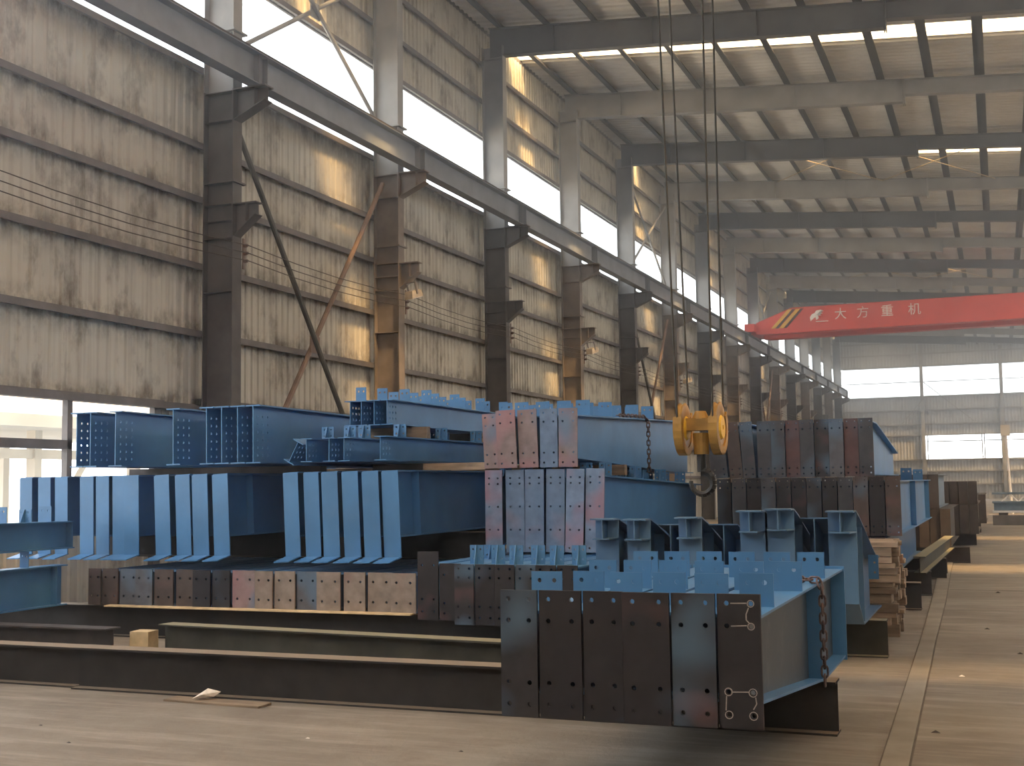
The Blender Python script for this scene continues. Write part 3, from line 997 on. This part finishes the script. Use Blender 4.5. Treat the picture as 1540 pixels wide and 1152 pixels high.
# --- middle layer: deep beams with blank blue end plates ----------------------
egroups = [('beside the yard opening', [(-10.84, -10.62), (-10.58, -10.36), (-10.31, -10.09), (-9.96, -9.73), (-9.71, -9.49), (-9.49, -9.28), (-9.31, -9.07)]),
           ('between the gaps', [(-8.87, -8.63), (-8.60, -8.37), (-8.36, -8.12), (-8.10, -7.86)]),
           ('next to the speckled plates', [(-7.17, -6.95), (-6.93, -6.71), (-6.70, -6.47), (-6.46, -6.23), (-6.21, -5.98), (-5.99, -5.76)])]
for gi, (gl, pls) in enumerate(egroups):
    n = len(pls)
    for k, (xa, xb) in enumerate(pls):
        beam('deep_beam', 'deep blue beam with blank end plate, %s, %s from the aisle' % (gl, ORD[n - 1 - k]), (xa + xb) / 2, 11.3 + .02 * (k % 2),
             [(0, 1.775), (5.6, 1.775)], [(0, 1.08), (.52, 1.08), (5.6, 1.10)], w=.19, plate=dict(w=xb - xa - .035, z0=.87, z1=1.765, t=.014, mat='blue'), stiff=(.5, 2.6),
             lean=-.045 + .003 * (k % 3) if gi else -.02, lip=True, group='deep beams of the middle layer')

# --- middle and upper layer: speckled plates --------------------------------
ex = [(-5.12, -4.92), (-4.89, -4.675), (-4.67, -4.455), (-4.445, -4.235), (-4.225, -4.025), (-4.015, -3.81)]
ml = ['plate_bluepink', 'plate_steelblue', 'plate_steelblue', 'plate_steelblue', 'plate_bluepink', 'plate_bluepink']
ll = ['brown-footed', 'pale blue', 'blue-grey', 'purple-grey', 'pink-footed', 'light blue and pink']
for k, (xa, xb) in enumerate(ex):
    beam('roof_beam', 'middle-layer blue beam, tall %s bolted end plate, %s from the corbel beams' % (ll[k], ORD[5 - k]), (xa + xb) / 2, 12.0 + .02 * (k % 2),
         [(0, 1.70), (4.5, 1.585)], [(0, .97), (4.5, .76 + .21)], w=.18, plate=dict(w=xb - xa - .005, z0=.90, z1=1.765, t=.018, mat=ml[k], rows=(.05, .27, .55, .83, .90), r=.011, cols=(-.45, .45)),
         cleats=((.35, 'tee'), (1.5, 'tee'), (2.6, 'tee'), (3.6, 'tee')), cleat_w=.14, lean=(.0, .0, .012, .02, .035, .03)[k], group='speckled-plate beams of the middle layer')
ex = [(-5.12, -4.955), (-4.955, -4.73), (-4.72, -4.50), (-4.485, -4.285), (-4.28, -4.07)]
ml = ['plate_pink', 'plate_pink', 'plate_pink', 'plate_steelblue', 'plate_pink']
ll = ['pinkish', 'brown and pink', 'rose', 'blue and pink', 'olive-brown']
for k, (xa, xb) in enumerate(ex):
    beam('roof_beam', 'top-layer blue beam, %s bolted end plate, %s from the hanging chain' % (ll[k], ORD[4 - k]), (xa + xb) / 2, 12.0 - .03 * (k == 1),
         [(0, 2.33), (5.2, 2.48)], [(0, 1.875), (4.6, 1.74), (5.2, 1.74)], w=.18, plate=dict(w=xb - xa - .005, z0=1.785, z1=2.40 - .03 * (k < 1), t=.018, mat=ml[k], rows=(.08, .25, .78, .93), r=.011),
         cleats=((.5, 'plate'), (1.3, 'plate'), (2.4, 'plate'), (3.1, 'plate')), cleat_w=.16, lean=(-.045, -.035, -.03, 0, .01)[k], group='speckled-plate beams of the top layer')

# --- top layer: beams with drilled webs -----------------------------------------
WH = (.36, [.08, .18, .28], [.12, .26, .40, .54, .68, .82])
for gi, (gl, xs_) in enumerate((('before the yard opening', (-10.0, -9.80, -9.44)), ('before the first column', (-8.63, -8.18, -7.98, -7.77, -7.57)))):
    for k, x in enumerate(xs_):
        beam('web_beam', 'blue beam with drilled web end, set %s, %s from the aisle' % (gl, ORD[len(xs_) - 1 - k]), x, 11.3,
             [(0, 2.52), (5.0, 2.47)], [(0, 1.88), (5.0, 1.88)], w=.185, tw=.01, web_holes=WH, lean=-.01 if gi else .0, group='drilled-web beams of the top layer')
# --- top layer: slim beams with cleats --------------------------------------------
for k, x in enumerate((-7.12, -6.90, -6.62, -6.44, -5.98)):
    beam('slim_beam', 'slim blue beam with cleats, lower slim row, %s from the speckled plates' % ORD[4 - k], x, 11.3 - .05 * (k == 4),
         [(0, 2.135), (3.6, 2.135)], [(0, 1.88), (3.6, 1.88)], w=.14, tf=.01, tw=.007, web_holes=(.24, [.06, .13, .20], [.25, .5, .75]), lean=.5 if k == 0 else 0,
         cleats=((.45, 'tee'), (1.5, 'tee'), (2.5, 'tee')) if k else (), cleat_w=.15, group='slim beams, lower row')
for k, x in enumerate((-6.70, -6.56, -6.40, -6.24)):
    beam('slim_beam', 'slim blue beam topped with tall cleats, upper row, %s from the speckled plates' % ORD[3 - k], x, 11.9,
         [(0, 2.565), (3.8, 2.565)], [(0, 2.285), (3.8, 2.285)], w=.145, tf=.01, tw=.007, web_holes=(.24, [.06, .13, .20], [.25, .5, .75]),
         cleats=tuple((.25 + .8 * q + .25 * k, 'plate') for q in range(4)), cleat_w=.13, group='slim beams, upper row')
# --- two beams at the yard opening side -----------------------------------------------
beam('short_beam', 'blue beam at the yard opening, lower of two, its end beside the brown plates', -9.80, 6.2, [(0, .79), (4.66, .79)], [(0, .345), (4.66, .345)], w=.19, stiff=(4.5,), cleats=((3.4, 'plate'), (4.1, 'plate')), cleat_w=.12)
beam('short_beam', 'blue beam at the yard opening, upper of two, lying on cleats', -9.80, 6.2, [(0, 1.30), (4.75, 1.27)], [(0, .965), (4.75, .965)], w=.21, stiff=(4.72,), cleats=((3.2, 'plate'), (3.75, 'plate'), (4.1, 'tee'), (4.4, 'plate')), cleat_w=.17)

# --- corbel beams with little seats ------------------------------------------------
def corbel(label, xa, xb, y, zt_, seat=True):
    w = xb - xa
    t = thing('corbel_beam', label, 'beam', ((xa + xb) / 2, y, .34), group='corbel beams behind the front stack')
    H = zt_ - .34
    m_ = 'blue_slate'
    ys = .16 if seat else 0
    if seat:
        MB().box(-w / 2, w / 2, ys, ys + .014, .22, H - .0).build('face_plate', m_, t)
        st = MB().box(-w / 2, w / 2, 0, ys, H - .014, H).box(-.005, .005, .004, ys, H - .18, H - .014)
        st.add([(-w / 2 + .02, 0, H - .19), (w / 2 - .04, 0, H - .19), (w / 2, ys, H - .19), (-w / 2, ys, H - .19), (-w / 2 + .02, 0, H - .178), (w / 2 - .04, 0, H - .178), (w / 2, ys, H - .178), (-w / 2, ys, H - .178)],
               [(0, 3, 2, 1), (4, 5, 6, 7), (0, 1, 5, 4), (1, 2, 6, 5), (2, 3, 7, 6), (3, 0, 4, 7)])
        st.build('seat_bracket', m_, t)
    y0 = ys + .014
    out_t = [(y0, H), (y0 + .25, H - .06), (y0 + 1.7, H - .50), (y0 + 2.0, H - .50)]
    out_b = [(y0, .22), (y0 + .35, .012), (y0 + 2.0, .012)]
    MB().strip([(a, z - .012) for a, z in out_t], .012, -w / 2, w / 2).build('top_flange', m_, t)
    MB().strip(out_b, .012, -w / 2, w / 2).build('bottom_flange', m_, t)
    wb_ = MB()
    ys_ = sorted(set([a for a, _ in out_t] + [a for a, _ in out_b]))
    for a, b_ in zip(ys_, ys_[1:]):
        wb_.prism([(a, poly_at(out_b, a) + .01), (b_, poly_at(out_b, b_) + .01), (b_, poly_at(out_t, b_) - .01), (a, poly_at(out_t, a) - .01)], 'x', -.005, .005)
    wb_.build('web', m_, t)
    MB().box(-w / 2 + .01, w / 2 - .01, y0 + .5, y0 + .51, .02, H - .16).build('stiffener', m_, t)
    MB().holed(w / 2 - .01, w / 2 + .08, .36, .58, y0 + .95, y0 + .96, [w / 2 + .045], [.42, .51], .011).build('side_tab', 'blue', t)
B_ = [(-3.47, -3.25, 1.29), (-3.17, -2.95, 1.285), (-2.69, -2.48, 1.30), (-2.14, -1.92, 1.355), (-1.90, -1.67, 1.37), (-1.385, -1.15, 1.35)]
for k, (a, b_, z) in enumerate(B_):
    corbel('slate-blue beam end with small seat bracket, %s from the timber pile' % ORD[5 - k], a, b_, 10.55, z)
for k, (a, b_, z) in enumerate(((-2.93, -2.71, 1.23), (-2.46, -2.20, 1.23), (-1.65, -1.41, 1.285))):
    corbel('slate-blue beam set back without a seat bracket, %s from the timber pile' % ORD[2 - k], a, b_, 10.9, z, False)

# --- big stack beyond the hook block ----------------------------------------------
ip = [(-3.46, -3.25), (-3.23, -3.06), (-3.05, -2.89)] + [(-2.87 + .18 * k, -2.87 + .18 * k + .174) for k in range(8)]
im = ['plate_rear', 'plate_brown', 'plate_rear', 'plate_rear', 'plate_rear', 'plate_redbrown', 'plate_rear', 'plate_darkblue', 'plate_slate', 'plate_redbrown', 'plate_rear']
wi = {'plate_rear': 'grey', 'plate_redbrown': 'red-brown', 'plate_slate': 'slate', 'plate_brown': 'brown', 'plate_dark': 'dark', 'plate_pink': 'reddish', 'plate_darkblue': 'blue-grey'}
for k, (xa, xb) in enumerate(ip):
    beam('rear_beam', 'blue beam in rear stack, top row, %s end plate, %s from the aisle' % (wi[im[k]], ORD[10 - k]), (xa + xb) / 2, 15.6 + .03 * (k % 2),
         [(0, 2.34), (.6, 2.34), (4.0, 2.02)], [(0, 1.67), (4.0, 1.67)], w=.16, plate=dict(w=xb - xa, z0=1.655, z1=2.375, t=.016, mat=im[k], rows=(.06, .16, .84, .95), r=.010),
         lean=(-.09, -.08, -.06)[k] if k < 3 else 0, group='rear stack, top row')
for k in range(12):
    xa = -3.40 + .189 * k
    pm_ = ('plate_dark', 'plate_rear', 'plate_dark', 'plate_rear', 'plate_dark', 'plate_dark', 'plate_darkblue', 'plate_dark', 'plate_rear', 'plate_brown', 'plate_dark', 'plate_brown')[k]
    beam('rear_beam', 'blue beam in rear stack, middle row, %s end plate, %s from the aisle' % (wi[pm_], ORD[11 - k]), xa + .09, 15.6 + .02 * (k % 3),
         [(0, 1.60), (7.2, 1.60)], [(0, .93), (7.2, .93)], w=.165, plate=dict(w=.178, z0=.92, z1=1.645, t=.016, mat=pm_, rows=(.06, .16, .84, .95), r=.010), stiff=(3.0, 6.6),
         cleats=((2.4, 'plate'), (5.0, 'plate')) if k > 10 else (), group='rear stack, middle row')
for k in range(10):
    xa = -3.2 + .187 * k
    beam('rear_beam', 'dark blue beam in rear stack, bottom row, %s from the aisle' % ORD[9 - k], xa + .09, 15.6 + .02 * (k % 3),
         [(0, .88), (7.0, .88)], [(0, .345), (7.0, .345)], w=.165, mat='blue_slate', plate=dict(w=.178, z0=.342, z1=.905, t=.016, mat='plate_dark'), group='rear stack, bottom row')

# --- far stacks along the aisle --------------------------------------------------
far_specs = [(24.2, -2.6, 9, .19, .34, 1.05, 'rust_dark', 'second far stack'), (24.2, -2.6, 8, .19, 1.06, 1.70, 'far_blue', 'second far stack'),
             (31.0, -2.2, 8, .21, .30, 1.00, 'far_brown', 'third far stack'), (31.0, -2.2, 8, .21, 1.01, 1.55, 'rust_dark', 'third far stack'),
             (38.5, -2.4, 9, .22, .30, 1.15, 'far_brown', 'fourth far stack')]
for si, (y, x0, n, p, z0, z1, mt, lab) in enumerate(far_specs):
    for k in range(n):
        beam('far_beam', 'dark beam of the %s, %s row, %s from the aisle' % (lab, 'upper' if z0 > .9 else 'lower', ORD[n - 1 - k]), x0 + p * k + p / 2, y + .06 * (k % 2),
             [(0, z1), (4.6, z1)], [(0, z0), (4.6, z0)], w=p * .9, mat=mt, plate=dict(w=p * .95, z0=z0, z1=z1, t=.016, mat='rust_dark' if mt == 'far_blue' else 'far_brown'), group='beams of the ' + lab)

# ------------------------------------------------------------------ dunnage under the stacks
def dunnage(label, p, q, z0, h, w=.2, mat='dunnage', name='dunnage_beam', grp=None):
    (xa, ya), (xb, yb) = p, q
    L = math.hypot(xb - xa, yb - ya)
    t = thing(name, label, 'beam', (xa, ya, z0), (0, 0, math.atan2(yb - ya, xb - xa)), grp)
    MB().box(0, L, 0, w, h - .014, h).build('top_flange', mat, t)
    MB().box(0, L, 0, w, 0, .014).build('bottom_flange', mat, t)
    MB().box(0, L, w / 2 - .005, w / 2 + .005, .014, h - .014).build('web', mat, t)
    return t
dunnage('long dark dunnage beam on the floor under the front stack', (-7.08, 7.98), (-1.02, 7.98), 0, .335)
dunnage('dark dunnage beam in line with the long one, nearer the yard opening', (-10.4, 8.06), (-7.10, 8.04), 0, .325)
dunnage('dark dunnage beam beside the pale timber block', (-10.2, 9.25), (-7.78, 9.22), 0, .32, mat='rust_dark')
dunnage('olive-grey dunnage beam lying between the front and the rear dunnage', (-7.47, 9.58), (-2.6, 9.12), 0, .335, mat='dunnage_olive')
dunnage('long dark dunnage beam under the row of square plates', (-11.6, 10.98), (-3.3, 10.98), 0, .335)
dunnage('dunnage beam with its end under the corbel beams', (-4.4, 11.5), (-1.01, 11.58), 0, .335, mat='dunnage_olive')
dunnage('dark dunnage beam with its end beyond the timber pile', (-4.2, 15.9), (-.97, 15.9), 0, .335)
dunnage('dark dunnage beam under the far side of the low blue beams', (-11.6, 15.2), (-4.5, 15.2), 0, .335)
dunnage('dunnage beam under the small olive beam near the aisle', (-4.0, 20.9), (-.87, 20.9), 0, .335)
dunnage('small olive I-beam laid along the aisle on two dunnage beams', (-.98, 17.4), (-.84, 23.9), .337, .23, .16, 'dunnage_olive', 'i_beam')
dunnage('rusty dunnage beam under the near end of the small olive beam', (-3.0, 17.9), (-.95, 17.9), 0, .335, mat='rust_dark')
for k, (yy, nm) in enumerate(((25.0, 'second'), (31.8, 'third'), (39.4, 'fourth'))):
    dunnage('dark dunnage beam under the %s far stack' % nm, (-3.0, yy), (-.6, yy), 0, .30, mat='rust_dark')
dunnage('dark bearer beam between low beams and deep blue beams', (-11.0, 12.8), (-5.5, 12.8), .76, .315)
dunnage('dark bearer beam far behind under the deep blue beams', (-11.0, 15.6), (-5.5, 15.6), .76, .315)
dunnage('thin dark bearer behind the low blue beams at the mid stack', (-3.9, 22.0), (-.9, 22.0), 0, .335, mat='rust_dark')
def plank(label, x0, x1, y0, y1, z0, z1, mat='wood_yellow', rot=0, name='timber_plank', grp=None):
    t = MB().prism([(-(y1 - y0) / 2, 0), ((y1 - y0) / 2, .002), ((y1 - y0) / 2 - .004, z1 - z0), (-(y1 - y0) / 2 + .003, z1 - z0 - .003)], 'x', -(x1 - x0) / 2, (x1 - x0) / 2).build(name, mat)
    t.location = ((x0 + x1) / 2, (y0 + y1) / 2, z0)
    t.rotation_euler = (0, 0, rot)
    return tag(t, label, 'plank', grp)
plank('yellowish plank on the dunnage under the square plates', -9.2, -5.45, 10.86, 10.97, .336, .352)
plank('dark plank between the middle and the top layer of deep beams', -10.3, -7.5, 12.6, 12.75, 1.778, 1.875, 'rust_dark')
plank('worn plank under the slim beams beside the speckled plates', -5.95, -5.2, 12.2, 12.35, 1.778, 1.86, 'wood')
plank('dark plank hidden under the slim beams of the lower row', -6.96, -6.0, 12.9, 13.05, 1.778, 1.875, 'rust_dark')
plank('pale timber block on the floor beside the olive dunnage beam', -7.74, -7.54, 9.5, 9.68, 0, .27, 'wood_yellow', .1, 'timber_block')
plank('worn plank far behind under the drilled-web beams', -10.9, -5.4, 15.3, 15.45, 1.778, 1.875, 'wood_grey')
plank('pale plank under the speckled-plate beams', -6.2, -3.7, 13.0, 13.12, .88, .965, 'wood_yellow')
plank('grey plank under the far end of the speckled-plate beams', -5.3, -3.7, 16.0, 16.12, .88, .965, 'wood_grey')
plank('thin plank under the slim upper beams', -6.85, -6.0, 12.4, 12.5, 2.14, 2.28, 'wood_grey')
plank('thin plank under the far end of the slim upper beams', -7.0, -5.8, 14.4, 14.5, 2.14, 2.28, 'wood_grey')
plank('grey block under the top speckled-plate beams', -5.2, -3.95, 13.3, 13.4, 1.70, 1.82, 'wood_grey')

# timber pile beside the aisle
plank('lower bearer under the timber pile', -2.1, -1.02, 13.15, 13.25, 0, .13, 'wood_grey')
plank('second lower bearer under the timber pile', -2.1, -1.02, 13.65, 13.75, 0, .13, 'wood_grey')
z = .131
lay = 0
while z < .96:
    h = random.choice((.05, .065, .08, .095))
    yy = 12.98 + random.uniform(-.03, .03)
    while yy < 13.85:
        wd = random.uniform(.10, .2)
        x1 = -1.03 + random.uniform(-.07, .05) - (.09 if z < .35 else 0) * 0
        plank('rough sawn board in the %s layer up of the timber pile' % ORD[lay], -2.05 + random.uniform(-.05, .05), x1, yy, yy + wd - .014, z, z + h - .003, random.choice(('wood', 'wood', 'wood_grey')), random.uniform(-.003, .003), 'sawn_board', 'boards of the timber pile')
        yy += wd
    z += h
    lay += 1

# ------------------------------------------------------------------ chains
def link_mesh(s=1.0):
    R, Lh, r = .016 * s, .016 * s, .0062 * s
    path_ = []
    for k in range(6):
        a = -PI / 2 + PI * k / 5
        path_.append((R * math.cos(a) , 0, 0) if False else (R * math.sin(a), Lh + R * math.cos(a)))
    for k in range(6):
        a = PI / 2 + PI * k / 5
        path_.append((R * math.sin(a), -Lh + R * math.cos(a)))
    vs_, fs_ = [], []
    n = len(path_)
    for i, (x, z_) in enumerate(path_):
        p, q = path_[i - 1], path_[(i + 1) % n]
        tx, tz = q[0] - p[0], q[1] - p[1]
        l = math.hypot(tx, tz)
        nx, nz = tz / l, -tx / l
        for k in range(5):
            a = 2 * PI * k / 5
            vs_.append((x + nx * r * math.cos(a), r * math.sin(a), z_ + nz * r * math.cos(a)))
    for i in range(n):
        j = (i + 1) % n
        for k in range(5):
            k2 = (k + 1) % 5
            fs_.append((i * 5 + k, i * 5 + k2, j * 5 + k2, j * 5 + k))
    return MB().add(vs_, fs_).mesh('link', 'chain_steel', True)
def chain(label, pts, s=1.0):
    t = thing('lifting_chain', label, 'chain', pts[-1])
    me = cached(('link', s), lambda: link_mesh(s))
    step = .046 * s
    acc, k = 0.0, 0
    for p, q in zip(pts, pts[1:]):
        p, q = Vector(p), Vector(q)
        d = q - p
        L = d.length
        a = acc
        while a < L:
            o = link('link', me, t)
            o.location = p + d * (a / L) - Vector(pts[-1])
            qd = d.to_track_quat('Z', 'Y')
            o.rotation_mode = 'QUATERNION'
            from mathutils import Quaternion
            o.rotation_quaternion = qd @ Quaternion((0, 0, 1), (k % 2) * PI / 2 + random.uniform(-.25, .25))
            a += step
            k += 1
        acc = a - L
chain('rusty lifting chain draped over the aisle beam of the front stack', [(-1.34, 7.86, .992), (-1.20, 7.80, .992), (-1.07, 7.75, .99), (-1.05, 7.73, .93), (-1.045, 7.70, .37)], 1.15)
chain('lifting chain hanging down the web of the top speckled-plate beam', [(-4.16, 13.8, 2.41), (-4.10, 14.2, 2.42), (-4.05, 14.55, 2.425), (-4.02, 14.6, 2.36), (-4.02, 14.6, 1.72)], 1.2)

# ------------------------------------------------------------------ floor litter
t = thing('paper_scrap', 'crumpled pale paper scrap on the floor before the dunnage', 'paper', (-5.68, 7.83, .02), (0, 0, .4))
t.scale = (.8, .8, .8)
MB().add([(-.10, -.04, .01), (0, -.06, .05), (.03, .05, .09), (-.06, .07, .03), (.16, .03, .06), (.10, -.01, .02)], [(0, 1, 2, 3), (1, 5, 4, 2), (0, 3, 2), (5, 1, 0)]).build('crumpled_sheet', 'paper', t)
plank('thin grey board lying flat beside the paper scrap', -5.98, -5.1, 7.72, 7.88, .001, .018, 'wood_grey', -.05)
for k, (x, y, s) in enumerate(((-4.2, 6.9, .015), (-6.2, 6.7, .014), (-3.1, 6.85, .015), (-.36, 10.7, .025), (-.2, 14.1, .03), (-.1, 18.6, .035), (-.45, 8.3, .03), (.1, 12.2, .03), (-5.6, 6.3, .015))):
    mb = MB().add([(-s, -s * .5, 0), (s, -s * .6, 0), (s * .8, s * .6, 0), (-s * .7, s * .7, 0), (0, 0, s * .5)], [(0, 1, 4), (1, 2, 4), (2, 3, 4), (3, 0, 4), (3, 2, 1, 0)])
    tag(mb.build('debris_chip', 'paper' if k in (0, 3) else 'rust_dark', None, False, (x, y, .0)), '%s chip of debris lying on the concrete floor' % ('pale' if k in (0, 3) else 'dark'), 'debris', 'pale debris chips' if k in (0, 3) else 'dark debris chips')

# ------------------------------------------------------------------ far aisle end: truss bundle, rusty plates, lamp pole
t = thing('truss_bundle', 'blue-grey lattice trusses stacked on the floor at the far end of the aisle', 'truss', (-.3, 46.0, 0))
for zz in (.42, .74, 1.05):
    MB().box(0, 6, 0, .08, zz, zz + .07).box(0, 6, 1.0, 1.08, zz, zz + .07).build('chord', 'far_blue' if zz > .5 else 'white_paint', t)
for k in range(10):
    MB().tube((.3 + .55 * k, .04, .78), (.58 + .55 * k, .04, 1.08), .028, 5).tube((.58 + .55 * k, .04, 1.08), (.85 + .55 * k, .04, .78), .028, 5).build('lattice_bar', 'white_paint', t)
MB().box(.05, 5.9, .1, .98, .46, .74).build('packed_steel', 'far_blue', t)
MB().box(.2, .5, -.05, 1.2, 0, .42).box(3.2, 3.5, -.05, 1.2, 0, .42).build('trestle', 'rust_dark', t)
MB().box(.0, 1.5, -.6, -.2, .0, .34).build('kerb_box', 'frame_grey', t)
t = thing('lamp_pole', 'white leaning pole with a pale box on top by the end of the aisle', 'pole', (.45, 60, 0))
MB().tube((0, 0, 0), (-.15, 0, 3.9), .055, 8).build('pole', 'white_paint', t)
MB().box(-.35, .05, -.1, .1, 3.55, 4.05).build('box', 'outside_pale', t)
# ------------------------------------------------------------------ the yard beyond the opening
og = struct('ground_outside', 'sunlit pale yard ground outside the hall')
MB().add([(-150, -90, -.05), (-12.6, -90, -.05), (-12.6, 200, -.05), (-150, 200, -.05)], [(0, 1, 2, 3)]).build('yard_slab', 'outside_ground_mat', og)
MB().add([(16, -90, -.05), (150, -90, -.05), (150, 200, -.05), (16, 200, -.05)], [(0, 1, 2, 3)]).build('yard_slab', 'outside_ground_mat', og)
MB().add([(-12.6, -90, -.05), (16, -90, -.05), (16, -16, -.05), (-12.6, -16, -.05)], [(0, 1, 2, 3)]).build('yard_slab', 'outside_ground_mat', og)
t = thing('yard_shelter', 'pale open steel shelter standing in the yard outside the yard opening', 'shelter', (-19, 17, 0))
for x, y in ((0, 0), (0, 3.2), (0, 6.4), (-4, 0), (-4, 3.2), (-4, 6.4)):
    MB().box(x - .12, x + .12, y - .1, y + .1, 0, 2.9).build('post', 'outside_pale', t)
MB().prism([(-6, 2.9), (1.2, 2.9), (1.2, 3.15), (-2.4, 4.3), (-6, 3.6)], 'y', -3, 9).build('canopy', 'outside_pale', t)
MB().box(-.06, .06, -3, 9, 2.3, 2.5).build('tie_beam', 'outside_pale', t)
MB().tube((0, 3.2, .2), (0, 4.8, 2.3), .07).build('diagonal_strut', 'outside_pale', t)
MB().box(-.05, .05, 3.2, 6.4, 1.55, 1.68).build('rail_bar', 'outside_pale', t)

# ------------------------------------------------------------------ dust haze filling the hall; upper box thickened to imitate window glow
for nm, dens, z0, z1, lab in (('dust_haze', .0022, .02, 4.6, 'thin dusty haze low over the floor of the hall'), ('glow_haze', .0105, 4.62, 13.9, 'milky haze under the roof, thickened to stand in for window glow')):
    m = bpy.data.materials.new(nm)
    m.use_nodes = True
    nt = m.node_tree
    nt.nodes.clear()
    out = nt.nodes.new('ShaderNodeOutputMaterial')
    vsn = nt.nodes.new('ShaderNodeVolumeScatter')
    vsn.inputs['Color'].default_value = (.97, .98, 1.0, 1)
    vsn.inputs['Density'].default_value = dens
    vsn.inputs['Anisotropy'].default_value = 0.6
    nt.links.new(vsn.outputs[0], out.inputs['Volume'])
    MAT[nm] = m
    if HAZE:
        tag(MB().box(-12.36, XR - .05, -7.9, YEND - .25, z0, z1).build(nm, nm), lab, 'haze', None, 'stuff')
